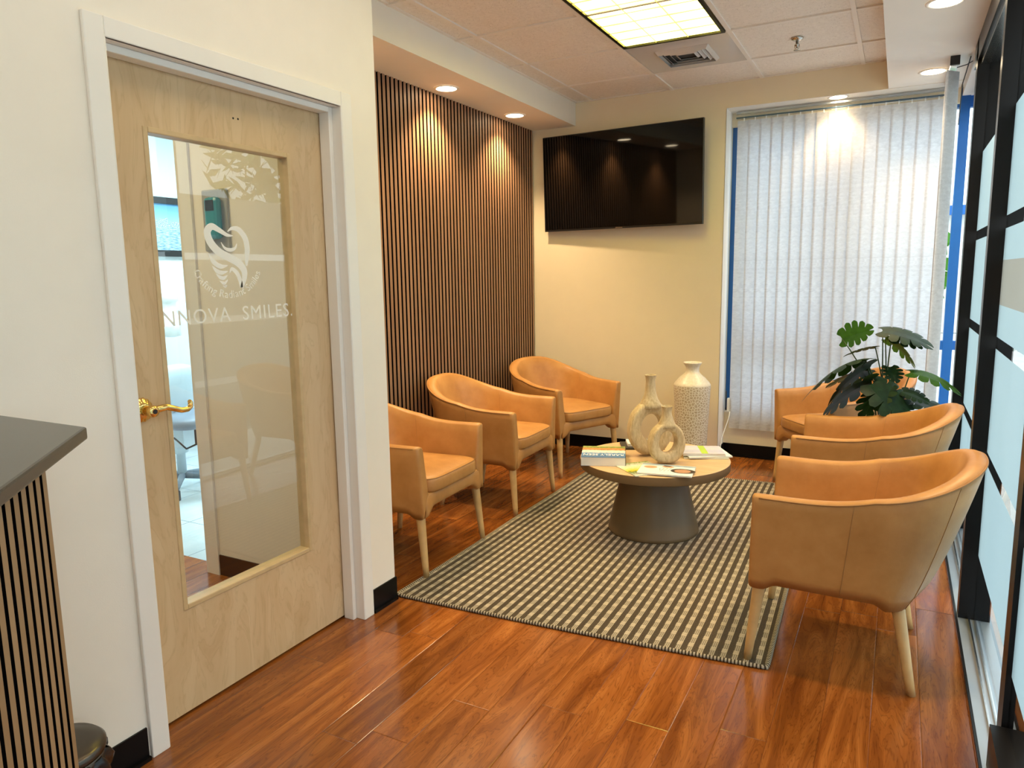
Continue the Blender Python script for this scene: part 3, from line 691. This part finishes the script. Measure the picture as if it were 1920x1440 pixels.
for i in range(n):
    j = (i + 1) % n; L = (Vector(per[j]) - Vector(per[i])).length; u0, u1 = dist / .0125, (dist + L) / .0125; dist += L
    for k in range(len(prof) - 1): m.face((bs[i] + k, bs[j] + k, bs[j] + k + 1, bs[i] + k + 1), 0, True, [(u0, 0), (u1, 0), (u1, 1), (u0, 1)])
m.build('binding', 'rugbind', rug)

# ------------------------------------------------------------------ armchairs
def sstep(a, b, x):
    t = max(0., min(1., (x - a) / (b - a))); return t * t * (3 - 2 * t)
def chair_parts(t):
    UB = .52
    def plan(u, lv, off=0.):                    # u in -1..1 (0 = back centre); lv 0 bottom .. 1 rim; off = inward offset
        xb = -.215 - .155 * lv ** .72 + off * 1.15; w = .285 + .028 * lv - off; xj = -.02 - .03 * lv; xf = .306
        a = abs(u); s = 1 if u >= 0 else -1
        if a < UB:
            ph = a / UB * pi / 2; e = .80
            return (xj - (xj - xb) * cos(ph) ** e, s * w * sin(ph) ** e)
        k = (a - UB) / (1 - UB); return (xj + (xf - xj) * k, s * (w + .004 * k))
    def zrim(u):
        a = abs(u); return .622 + .154 * ((1 + cos(pi * a)) / 2) ** 2
    def zbot(u):
        a = abs(u)
        return .300 - .022 * sstep(.90, .97, a) - .026 * (1 - sstep(.05, .13, abs(a - .34)))
    TH = .054
    us = [-1 + 2 * i / 96 for i in range(97)]
    m = MB(); secs = []; rim = []; seamo = {}
    for u in us:
        zb, zr = zbot(u), zrim(u); sec = []
        for k in range(10):
            lv = k / 9; x, y = plan(u, lv); sec.append((x, y, zb + (zr - .006 - zb) * lv))
        x, y = plan(u, 1); rim.append((x, y, zr - .004))
        for off, dz in ((.004, 0.), (.014, .004), (.028, .005), (.042, .001), (.051, -.008)):
            x, y = plan(u, 1, off); sec.append((x, y, zr + dz))
        for k in range(1, 8):
            lv = 1 - k / 7 * .80; off = TH + .012 * k / 7; x, y = plan(u, lv, off); sec.append((x, y, zr - .015 + (.385 - zr + .015) * k / 7))
        secs.append(sec)
    ends = []
    for s, e in ((secs[0], 0), (secs[-1], 1)):
        c = Vector((0, 0, 0))
        for p in s: c += Vector(p) / len(s)
        out = []
        for k, dx in ((.985, .008), (.94, .016), (.82, .022), (.55, .025)):
            out.append([(p[0] + dx, c.y + (p[1] - c.y) * k, c.z + (p[2] - c.z) * (1 - (1 - k) * .16)) for p in s])
        ends.append(out)
    allr = ends[0][::-1] + secs + ends[1]
    m.rings(allr, 0, True, True, True, True)
    # front rail: an arch between the two leg blocks
    rr = []
    for i in range(25):
        y = -.268 + .536 * i / 24; b = .278 + .042 * (1 - sstep(.185, .25, abs(y)))
        rr.append([(.265, y, b), (.318, y, b), (.328, y, b + .008), (.331, y, b + .03), (.329, y, .380), (.323, y, .390), (.265, y, .392)])
    m.rings(rr, 0, True)
    m.build('shell', 'leather', t)
    MB().prism([(.30, -.26), (.30, .26), (-.05, .255), (-.17, .17), (-.19, 0), (-.17, -.17), (-.05, -.255)], .325, .335).build('underside', 'dark_cloth', t)
    # piping along the outer rim and the upright seams
    m = MB(); m.tube([(p[0], p[1], p[2]) for p in rim], .0032, 6)
    for u in (-.60, .60):
        m.tube([(*plan(u, k / 9, -.0004), zbot(u) + (zrim(u) - .006 - zbot(u)) * k / 9) for k in range(10)], .0012, 5)
        m.tube([(*plan(u * .86, 1 - k / 7 * .8, TH + .012 * k / 7 - .0006), zrim(u * .86) - .015 + (.385 - zrim(u * .86) + .015) * k / 7) for k in range(8)], .0013, 5)
    for u in (-.27, .27):
        m.tube([(*plan(u, k / 9, -.0004), zbot(u) + (zrim(u) - .006 - zbot(u)) * k / 9) for k in range(10)], .0012, 5)
    m.build('piping', 'seam', t)
    # seat cushion
    pl = []
    for i in range(72):
        a = 2 * pi * i / 72; c, s = cos(a), sin(a); ex = .28 if c > 0 else .75
        pl.append((.055 + (.297 if c > 0 else .275) * math.copysign(abs(c) ** ex, c), .238 * math.copysign(abs(s) ** (.28 if c > 0 else .6), s)))
    m = MB(); rg = []
    for k, z in ((.955, .388), (.985, .392), (1., .402), (1.0, .438), (.992, .449), (.975, .456), (.93, .462), (.75, .470), (.45, .476), (.15, .478)):
        rg.append([(.055 + (x - .055) * k, y * k, z) for x, y in pl])
    m.rings(rg, 0, True)
    sc = m.build('seat_cushion', 'leather', t)
    MB().tube([(.055 + (x - .055) * .986, y * .986, .4545) for x, y in pl], .0022, 5, closed=True).build('cushion_piping', 'seam', sc)
    # legs
    for x0, y0, x1, y1 in ((.292, .262, .320, .278), (.292, -.262, .320, -.278), (-.132, .205, -.203, .260), (-.132, -.205, -.203, -.260)):
        m = MB(); rs = []
        for k in range(7):
            q = k / 6; r = .0235 - .0095 * q; z = .330 * (1 - q)
            rs.append([(x0 + (x1 - x0) * q + r * cos(a * pi / 9), y0 + (y1 - y0) * q + r * sin(a * pi / 9), z) for a in range(18)])
        m.rings(rs[::-1], 0, True); m.build('leg', 'legs', t)

CH = [(-2.208, 2.905, 2., 'tan leather armchair on the left cut off by the door wall edge'),
      (-2.243, 3.88, 1.5, 'tan leather armchair in the middle of the row along the slatted wall'),
      (-2.19, 4.85, -24., 'tan leather armchair in the back corner below the television'),
      (-.25, 5.02, 219., 'tan leather armchair behind the potted plant in front of the window blind'),
      (-.092, 3.86, 180., 'tan leather armchair between the nearest armchair and the potted plant'),
      (-.092, 2.835, 180., 'nearest tan leather armchair seen from its side, beside the black partition')]
ch0 = None
for x, y, a, lab in CH:
    if ch0 is None:
        ch0 = thing('armchair', lab, 'armchair', (x, y, 0), radians(a), 'tan leather armchairs'); chair_parts(ch0); c = ch0
    else:
        c = copy_tree(ch0)
    up = a == 180. or y < 3          # front legs stand on the rug
    c.location = (x, y, .0042 if up else 0); c.rotation_euler = (0, radians(-1.14) if up else 0, radians(a)); c['label'] = lab

# ------------------------------------------------------------------ coffee table and what lies on it
TT = .412
ct = thing('coffee_table', 'round taupe coffee table on a cone shaped pedestal', 'coffee table', (-1.125, 3.735, .0118))
R = .4
MB().lathe([(R - .006, .352), (R, .357), (R, .398)], 96, cap1=False).build('top_edge', 'table_edge', ct)
MB().lathe([(R, .3975), (R - .002, .4005), (R - .006, TT - .0118)], 96, cap0=False).build('table_top', 'table', ct)
MB().lathe([(.242, 0), (.245, .004), (.243, .02), (.168, .335), (.165, .352)], 72).build('pedestal', 'table_base', ct)

def loop_vase(name, label, loc, rz, wx, z0r, z1r, hz0, hz1, hx, depth, neck, hole_dx=0., ntop=.03):
    t = thing(name, label, 'vase', loc, rz)
    zc, hzc = (z0r + z1r) / 2, (hz0 + hz1) / 2
    m = MB(); N = 72; K = 28; rings = []
    for i in range(N):
        a = 2 * pi * i / N; ca, sa = cos(a), sin(a)
        # outer contour: egg with a flat foot and a pointed shoulder
        ox = wx * math.copysign(abs(ca) ** .9, ca) * (1 - .10 * sa) ; oz = zc + (z1r - z0r) / 2 * (sa if sa > -.93 else -.93 - (abs(sa) - .93) * .2)
        if sa < 0: ox *= (1 - .12 * abs(sa) ** 2)
        if sa > .5: ox *= 1 - .30 * ((sa - .5) / .5) ** 1.5
        ix = hole_dx + hx * ca; iz = hzc + (hz1 - hz0) / 2 * sa
        mid = Vector(((ox + ix) / 2, (oz + iz) / 2)); hv = Vector(((ox - ix) / 2, (oz - iz) / 2))
        sec = []
        for k in range(K):
            b = 2 * pi * k / K; cb, sb_ = cos(b), sin(b)
            rr = math.copysign(abs(cb) ** .55, cb); dd = math.copysign(abs(sb_) ** .75, sb_)
            wd = depth / 2 * (1.0 + .12 * rr)
            q = mid + hv * rr
            sec.append((q.x, wd * dd, q.y))
        rings.append(sec)
    rings.append(rings[0])
    m.rings(rings, 0, True, True, False, False)
    nk = [(r, z) for r, z in neck]
    m.lathe(nk, 36, (0, 0), 0, True, True, False)
    rt_, zt = nk[-1]
    m.lathe([(rt_, zt), (rt_ - .004, zt + .0015), (rt_ - .006, zt - .001), (rt_ - .007, zt - .03)], 36, (0, 0), 0, True, False, False)
    m.build('vessel', 'sand', t)
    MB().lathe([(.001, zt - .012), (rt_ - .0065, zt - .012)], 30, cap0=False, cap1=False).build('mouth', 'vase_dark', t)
    return t
loop_vase('loop_vase', 'taller sand coloured ceramic vase with an oval hole, behind the shorter one', (-1.163, 3.775, TT), radians(40), .125, .0, .315, .088, .232, .056, .074,
          [(.062, .268), (.056, .290), (.042, .315), (.032, .345), (.027, .38), (.025, .41), (.028, .435), (.032, .446)], .0)
loop_vase('loop_vase', 'shorter sand coloured ceramic vase with an oval hole in front of the taller one', (-1.030, 3.635, TT), radians(39), .097, .0, .232, .062, .176, .047, .070,
          [(.05, .196), (.044, .215), (.034, .236), (.026, .26), (.024, .28), (.027, .297), (.0305, .307)], .0)

tvs = thing('floor_vase', 'tall cream floor vase with a pebble mosaic body standing by the back wall', 'vase', (-1.268, 5.11, 0))
MB().lathe([(.088, 0), (.094, .006), (.112, .20), (.124, .50), (.129, .600), (.129, .614), (.1275, .620), (.120, .632), (.088, .668), (.058, .692), (.047, .708), (.045, .728), (.049, .746), (.062, .766), (.066, .773), (.062, .776), (.055, .770), (.043, .745), (.038, .72)], 72, cap1=True).build('vessel', 'pebble', tvs)

def slab(name, label, cat, c, size, th, rz, z, cover, page='paper', group=None, spine=None):
    t = thing(name, label, cat, (c[0], c[1], z), rz, group)
    w, d = size
    MB().box(-w / 2 + .001, w / 2 - .002, -d / 2 + .001, d / 2 - .001, .0006, th - .0006).build('pages', page, t)
    m = MB()
    b = m.add([(-w / 2, -d / 2, th - .0006), (w / 2, -d / 2, th - .0006), (w / 2, d / 2, th - .0006), (-w / 2, d / 2, th - .0006), (-w / 2, -d / 2, th + .0004), (w / 2, -d / 2, th + .0004), (w / 2, d / 2, th + .0004), (-w / 2, d / 2, th + .0004)])
    m.face([b + 3, b + 2, b + 1, b]); m.face([b + 4, b + 5, b + 6, b + 7], 0, False, [(0, 0), (1, 0), (1, 1), (0, 1)])
    for i in range(4): m.face([b + i, b + (i + 1) % 4, b + 4 + (i + 1) % 4, b + 4 + i], 0, False, [(0, 0), (1, 0), (1, .02), (0, .02)])
    m.box(-w / 2, w / 2, -d / 2, d / 2, 0, .0008)
    cv = m.build('cover', cover, t)
    if spine: MB().box(w / 2 - .0015, w / 2 + .001, -d / 2, d / 2, 0, th + .0004).build('spine', spine, t)
    return t, cv
def ontop(mb, txt, size, x, y, z, ang=0., sx=1.):
    v, f = text_pts(txt, size, .0001)
    b = mb.add([(x + q[0] * sx * cos(ang) - q[1] * sin(ang), y + q[0] * sx * sin(ang) + q[1] * cos(ang), z + q[2]) for q in v])
    for q in f: mb.face([b + i for i in q])
bk, bcv = slab('book', 'thick blue hardback picture book lying upside down on the left table edge', 'book', (-1.352, 3.567), (.232, .252), .046, radians(19.5), TT, 'book_art', 'paper', None, 'hair')
m = MB(); ontop(m, 'RARELY SEEN', .050, 0, -.050, .0466, pi, .72); m.build('title', 'white_print', bcv)
slab('magazine', 'yellow and green magazine lying partly under the white one', 'magazine', (-1.112, 3.478), (.20, .235), .004, radians(47), TT, 'mag_yellow')
mg, mcv = slab('magazine', 'white magazine with small portraits on its cover at the front table edge', 'magazine', (-.982, 3.478), (.268, .190), .0065, radians(7.5), TT + .0052, 'mag_white')
m = MB(); m2 = MB(); m3 = MB(); m4 = MB()
def oval(mb, x, y, rx, ry, z, n=20): mb.face([mb.add([(x + rx * cos(2 * pi * i / n), y + ry * sin(2 * pi * i / n), z)]) for i in range(n)])
oval(m, -.085, .03, .034, .026, .00705); oval(m, .0, .052, .03, .018, .00705); oval(m2, .08, -.012, .040, .034, .00715); oval(m3, .082, -.01, .062, .044, .00705); oval(m3, -.005, .066, .02, .008, .00715)
m4.tube([(-.035 + .009 * k, -.02 + .03 * (-1) ** k + .004 * k, .0070) for k in range(8)], .0013, 4)
m3.build('print_hair', 'hair', mcv); m.build('print_faces', 'skin1', mcv); m2.build('print_face', 'skin2', mcv); m4.build('print_marks', 'ink_blue', mcv)
STK = [(-.892, 3.898, .235, .185, .0065, 20, 'mag_yellow', 'magazine with yellowed page edges at the bottom of the right hand pile'),
       (-.885, 3.902, .235, .19, .006, 30, 'mag_white', 'pale magazine sticking out second from the bottom of the right hand pile'),
       (-.905, 3.905, .225, .185, .007, 21, 'mag_white', 'white magazine just beneath the lavender one in the right hand pile'),
       (-.908, 3.903, .222, .185, .006, 22, 'mag_lav', 'lavender magazine with a lime stripe on top of the right hand pile')]
z = TT
for i, (x, y, w, d, th, a, cv_, lab) in enumerate(STK):
    s_, c_ = slab('magazine', lab, 'magazine', (x, y), (w, d), th, radians(a), z, cv_, group='magazines in the right hand pile'); z += th + .0008
    if i == 3: MB().box(-.012, .022, -d / 2 + .002, d / 2 - .002, th + .0004, th + .0007).build('print_stripe', 'lime', c_)
slab('tablet', 'thin black tablet lying at the back of the coffee table behind the vases', 'tablet', (-1.265, 3.955), (.24, .17), .009, radians(25), TT, 'black_plastic', 'black_plastic')
slab('booklet', 'small white booklet lying on the black tablet behind the vases', 'booklet', (-1.262, 3.985), (.20, .13), .014, radians(25), TT + .0095, 'mag_white')

# ------------------------------------------------------------------ potted monstera
def leaf_mesh(L, wd, droop, seed, fold=.18):
    rnd = random.Random(seed); m = MB()
    def width(s): return wd * (max(0., sin(pi * min(1, (s + .10) / 1.12)) ** .75)) * (1 - .25 * s)
    def P(s, t, sg):      # s along the midrib, t out to the margin; lobes sweep forward
        x = (s + .16 * t * (.4 + s) - .30 * t * t * (1 - s) ** 2) * L; y = sg * t * width(s) * L
        r = x * x + y * y
        return (x, y, -droop * (x / L) ** 2 * L + fold * abs(y) - .9 * droop * y * y / (L * wd + 1e-6))
    nl = 5
    for sg in (1, -1):
        # inner strip next to the midrib, unbroken
        row = []
        for i in range(25):
            s = i / 24; row.append((m.add([P(s, 0, sg)]), m.add([P(s, .45, sg)])))
        for a, b in zip(row, row[1:]): m.face((a[0], b[0], b[1], a[1]) if sg > 0 else (a[1], b[1], b[0], a[0]), 0, True)
        for k in range(nl):
            s0, s1 = k / nl, (k + 1) / nl
            gap = (.02 + .06 * rnd.random()) if k else .0
            cols = []
            for j in range(6):
                t = .45 + .55 * j / 5; g_ = gap * (j / 5) ** .5 / nl * 2.2; rd = .11 * (j / 5) ** 4 / nl * 2
                a, b = s0 + g_ * (k > 0) + rd, s1 - g_ * .5 * (k < nl - 1) - rd
                cols.append([m.add([P(a + (b - a) * i / 3, t * (1 - .05 * abs(i - 1.5) * (j == 5)), sg)]) for i in range(4)])
            for c0, c1 in zip(cols, cols[1:]):
                for i in range(3): m.face((c0[i], c0[i + 1], c1[i + 1], c1[i]) if sg > 0 else (c1[i], c1[i + 1], c0[i + 1], c0[i]), 0, True)
    return m
pl = thing('potted_monstera', 'dark green monstera in a pale pot standing between the right hand armchairs', 'potted plant', (-.02, 4.40, 0))
MB().lathe([(.085, 0), (.10, .01), (.135, .36), (.14, .40), (.132, .40), (.125, .36), (.10, .355)], 40).build('pot', 'pot', pl)
MB().lathe([(.001, .365), (.124, .368)], 32, cap0=False, cap1=False).build('soil', 'soil', pl)
LV = [  # attach x, y, z ; heading deg (world), pitch deg, roll deg ; length, width, droop, material
    (-.245, .02, 1.025, 20, 22, -62, .118, .62, .10, 'leaf_light'),
    (-.045, .0, 1.075, -6, 4, 14, .165, .62, .40, 'leaf_dark'),
    (-.03, .03, 1.03, -14, -22, -28, .145, .60, .35, 'leaf_light'),
    (-.075, -.03, .985, 190, -6, 15, .115, .45, .20, 'leaf_dark'),
    (-.115, -.06, .915, 196, -2, 20, .235, .52, .55, 'leaf_dark'),
    (-.095, -.05, .875, 205, -22, 40, .21, .50, .35, 'leaf_dark'),
    (-.085, -.08, .800, 200, -20, 35, .215, .58, .30, 'leaf_dark'),
    (-.075, -.16, .805, -18, -22, 22, .19, .58, .45, 'leaf_dark'),
    (.10, -.05, .862, -2, 4, 14, .16, .42, .50, 'leaf_light'),
    (.07, -.10, .765, -10, -6, 20, .09, .60, .30, 'leaf_dark'),
    (.10, -.06, .715, -15, -4, 10, .16, .50, .30, 'leaf_dark'),
    (.0, .0, .880, -60, -40, 0, .07, .75, .20, 'leaf_dark'),
    (.0, -.03, 1.045, 12, 6, 24, .125, .60, .40, 'leaf_dark'),
    (-.10, .03, .845, 170, -8, 10, .16, .60, .30, 'leaf_dark'),
    (-.02, -.09, .775, 235, -25, 10, .15, .62, .30, 'leaf_dark')]
for i, (x, y, z, hd, pt_, rl, L, wd, dr, mt) in enumerate(LV):
    m = MB(); b0 = Vector((.03 * cos(i * 2.4), .03 * sin(i * 2.4), .366)); e = Vector((x, y, z)); mid = b0.lerp(e, .55) + Vector((-(e.x - b0.x) * .30, -(e.y - b0.y) * .30, .03))
    pts = [((1 - q) ** 2 * b0 + 2 * q * (1 - q) * mid + q * q * e) for q in [k / 10 for k in range(11)]]
    m.tube(pts, [.0052 - .0024 * k / 10 for k in range(11)], 8)
    s = m.build('stem', 'stem', pl)
    lm = leaf_mesh(L * 1.22, wd * 1.18, dr, i).build('leaf', mt, s)
    R_ = Matrix.Rotation(radians(hd), 4, 'Z') @ Matrix.Rotation(radians(-pt_), 4, 'Y') @ Matrix.Rotation(radians(rl), 4, 'X')
    lm.matrix_local = Matrix.Translation(e) @ R_

# ------------------------------------------------------------------ reception desk, bin
c2 = 1 / sqrt(2)
dk = thing('reception_desk', 'wood slatted reception desk front at the left picture edge', 'reception desk')
E0 = Vector((-1.425, .765)); dirv = Vector((c2, -c2)); nrm = Vector((c2, c2)); LEN = 1.75
def dpt(s, d, z): q = E0 + dirv * s + nrm * d; return (q.x, q.y, z)
m = MB(); m.hexa([dpt(0, -.034, 0), (XL + .005, E0.y, 0), (XL + .005, -1.2, 0), dpt(LEN, -.034, 0)][::-1] + [dpt(0, -.034, 1.0735), (XL + .005, E0.y, 1.0735), (XL + .005, -1.2, 1.0735), dpt(LEN, -.034, 1.0735)][::-1])
m.build('body', 'birch', dk)
MB().hexa([dpt(0, -.034, 0), dpt(LEN, -.034, 0), dpt(LEN, -.022, 0), dpt(0, -.022, 0)] + [dpt(0, -.034, 1.0735), dpt(LEN, -.034, 1.0735), dpt(LEN, -.022, 1.0735), dpt(0, -.022, 1.0735)]).build('backing', 'felt', dk)
m = MB(); s = 0.; pitch = .0375
for k in range(46):
    a, b = s + k * pitch, s + k * pitch + .0225
    m.hexa([dpt(a, -.022, 0), dpt(b, -.022, 0), dpt(b, 0, 0), dpt(a, 0, 0)] + [dpt(a, -.022, 1.0735), dpt(b, -.022, 1.0735), dpt(b, 0, 1.0735), dpt(a, 0, 1.0735)], 1); m.mi[-2] = 0
m.build('slats', ['desk_slat_wood', 'felt'], dk)
m = MB(); P0 = (-1.475, .883); P1 = (P0[0] + 2.0 * c2, P0[1] - 2.0 * c2)
m.prism([P0, (XL + .002, .883), (XL + .002, -1.3), P1], 1.0735, 1.1)
tag(m.build('countertop', 'worktop', bevel=.005), 'dark grey stone countertop on the slatted reception desk', 'countertop')
wb = thing('waste_bin', 'small dark bronze waste bin with a black bag beside the reception desk', 'waste bin', (-1.752, .898, 0))
MB().lathe([(.088, 0), (.092, .005), (.098, .235), (.099, .25)], 40).build('body', 'bin', wb)
MB().lathe([(.101, .252), (.103, .258), (.103, .268), (.094, .277), (.06, .281), (.01, .282)], 48).build('lid', 'bin', wb)
m = MB(); rs = []
for k, z in ((1.0, .245), (1.06, .235), (1.10, .22), (1.08, .20), (1.04, .18), (1.0, .17)):
    rs.append([((.100 * k + .008 * sin(a * 1.7 + z * 60) + .004 * sin(a * 3.1)) * cos(a * pi / 24), (.100 * k + .008 * sin(a * 1.7 + z * 60)) * sin(a * pi / 24), z + .006 * sin(a * 2.3)) for a in range(48)])
m.rings(rs, 0, True, True, False, False); m.build('bin_bag', 'bag', wb)

# ------------------------------------------------------------------ small things by the window
pb = thing('router', 'small white plastic router with a dark antenna on the window sill', 'router', (-1.092, 5.565, .353))
MB().box(-.018, .018, -.018, .018, 0, .105).build('body', 'white_plastic', pb, bevel=.006)
MB().tube([(-.026, 0, .02), (-.027, 0, .16)], .004, 8).box(-.03, -.018, -.005, .005, .01, .03).build('antenna', 'black_plastic', pb)
m = MB().tube([(-1.085, 5.545, .356), (-1.088, 5.525, .31), (-1.105, 5.50, .24), (-1.122, 5.47, .17), (-1.124, 5.46, .15), (-1.128, 5.43, .06), (-1.12, 5.42, .006), (-1.06, 5.42, .005)], .0032, 8)
tag(m.build('power_cable', 'white_plastic'), 'white power cable hanging from the window sill behind the floor vase', 'cable')

# ------------------------------------------------------------------ treatment room seen through the door glass
ds = thing('soap_dispenser', 'teal wall mounted soap dispenser seen through the door glass', 'dispenser', (-2.65, 2.25, 1.66))
MB().box(-.078, .078, -.014, 0, -.135, .13).build('back_plate', plain('dispenser_grey', (.36, .34, .30), .4), ds, bevel=.012)
MB().box(-.03, .055, -.05, -.014, -.085, .095).build('body', 'teal', ds, bevel=.018)
MB().box(-.012, .038, -.052, -.049, .035, .08).build('window', 'black_plastic', ds)
pf = thing('framed_picture', 'framed city skyline print on the treatment room wall', 'picture', (-5.288, 4.15, 1.835))
frame(MB(), 0, .03, -.42, .42, -.235, .235, -.40, .40, -.185, .185).build('frame', 'black_plastic', pf)
m = MB(); b = m.add([(.012, -.40, -.185), (.012, .40, -.185), (.012, .40, .185), (.012, -.40, .185)]); m.face([b, b + 1, b + 2, b + 3], 0, False, [(0, -.25), (1, -.25), (1, 1), (0, 1)])
m.box(0, .011, -.40, .40, -.185, .185); m.build('print', 'skyline', pf)
dc = thing('dental_chair', 'grey treatment chair on a castor base seen through the door glass', 'chair', (-4.22, 3.14, 0), radians(10))
def pad(mb, c, size, n=28, ex=.6, tilt=0.):
    rs = []
    for i in range(1, 14):
        ph = -pi / 2 + pi * i / 14; k = abs(cos(ph)) ** .5; z = math.copysign(abs(sin(ph)) ** .7, sin(ph))
        r = []
        for j in range(n):
            a = 2 * pi * j / n; x = size[0] * k * math.copysign(abs(cos(a)) ** ex, cos(a)); y = size[1] * k * math.copysign(abs(sin(a)) ** ex, sin(a)); zz = size[2] * z
            r.append((c[0] + x * cos(tilt) + zz * sin(tilt), c[1] + y, c[2] - x * sin(tilt) + zz * cos(tilt)))
        rs.append(r)
    return mb.rings(rs, 0, True)
pad(MB(), (-.02, 0, .68), (.06, .20, .17), tilt=.1).build('backrest', 'pale_plastic', dc)
pad(MB(), (.06, 0, .49), (.24, .22, .05)).build('seat', 'grey_plastic', dc)
MB().lathe([(.03, .08), (.03, .25), (.05, .26), (.05, .45)], 20).box(-.08, .08, -.05, .05, .30, .44).build('column', 'pale_plastic', dc)
for k in range(5):
    a = 2 * pi * k / 5 + .3
    l = MB().tube([(0, 0, .10), (.14 * cos(a), .14 * sin(a), .09), (.28 * cos(a), .28 * sin(a), .075)], [.024, .02, .015], 8).build('base_arm', 'grey_plastic', dc)
    MB().box(.28 * cos(a) - .02, .28 * cos(a) + .02, .28 * sin(a) - .012, .28 * sin(a) + .012, 0, .07).build('castor', 'black_plastic', l, bevel=.008)
MB().tube([(.05, .1, .40), (.16, .2, .36), (.3, .24, .42)], .006, 8).tube([(.05, -.1, .38), (.2, -.16, .33), (.3, -.1, .38)], .006, 8).build('hoses', 'black_plastic', dc)
xr = thing('wall_unit', 'pale jointed dental arm unit on the treatment room wall', 'dental unit', (-5.288, 3.78, 1.18))
MB().box(0, .06, -.10, .10, -.14, .14).build('wall_bracket', 'pale_plastic', xr, bevel=.02)
MB().tube([(.06, 0, .05), (.25, -.06, .07), (.40, -.12, .02)], .03, 12).build('arm', 'white_plastic', xr)
m = MB().lathe([(.03, -.20), (.07, -.19), (.07, -.05), (.05, -.02), (.05, .06), (.065, .07), (.065, .15), (.02, .16)], 24, (.40, -.14)); m.build('head', 'white_plastic', xr)

# ------------------------------------------------------------------ outside
struct(MB().box(.40, 40, -20, 5.75, -.08, -.012).box(-30, 40, 5.76, 40, -.08, -.012), 'ground', 'paving')
def tree(x, y, h, r, label, mt):
    t = thing('tree', label, 'tree', (x, y, 0), group='trees outside the windows')
    MB().tube([(0, 0, -.02), (.05, .02, h * .3), (0, .05, h * .6), (.05, 0, h * .8)], [.14, .11, .08, .04], 10).build('trunk', 'bark', t)
    m = MB(); rnd = random.Random(int(x * 10 + y))
    for i in range(900):
        d = Vector((rnd.gauss(0, 1), rnd.gauss(0, 1), rnd.gauss(0, 1))).normalized() * r * rnd.random() ** .35
        c = Vector((0, 0, h * .72)) + Vector((d.x, d.y, d.z * .8)); s = rnd.uniform(.10, .22)
        a = Vector((rnd.gauss(0, 1), rnd.gauss(0, 1), rnd.gauss(0, 1))).normalized() * s; b = a.orthogonal().normalized() * s * .6
        q = m.add([tuple(c - a), tuple(c + b), tuple(c + a), tuple(c - b)]); m.face([q, q + 1, q + 2, q + 3])
    m.build('foliage', mt, t)
tree(4.4, 9.0, 4.6, 1.6, 'leafy green tree outside the right hand window', 'tree_leaf')
tree(3.4, 14.5, 5.2, 2.0, 'leafy green tree further off beyond the back window corner', 'tree_leaf_yellow')
tree(6.5, 1.5, 4.8, 1.9, 'leafy tree outside the black partition, mirrored in the door glass', 'tree_leaf_yellow')
tree(8.6, 5.6, 5.0, 2.0, 'leafy tree outside the partition next to the other mirrored one', 'tree_leaf')
tree(-.35, 8.2, 2.1, .75, 'small bush like tree behind the back window blind', 'tree_leaf')
bl = thing('building', 'pale low building across the road outside the corner window', 'building', (2.5, 19, 0))
MB().box(-9, 9, 0, 6, 0, 2.6).build('walls', 'stone', bl); MB().box(-9.2, 9.2, -.2, 6.2, 2.6, 2.8).build('roof_edge', 'blue', bl)
for k in range(5): MB().box(-7.5 + k * 3.2, -5.8 + k * 3.2, -.03, .02, .9, 2.0).build('window', 'pane', bl)
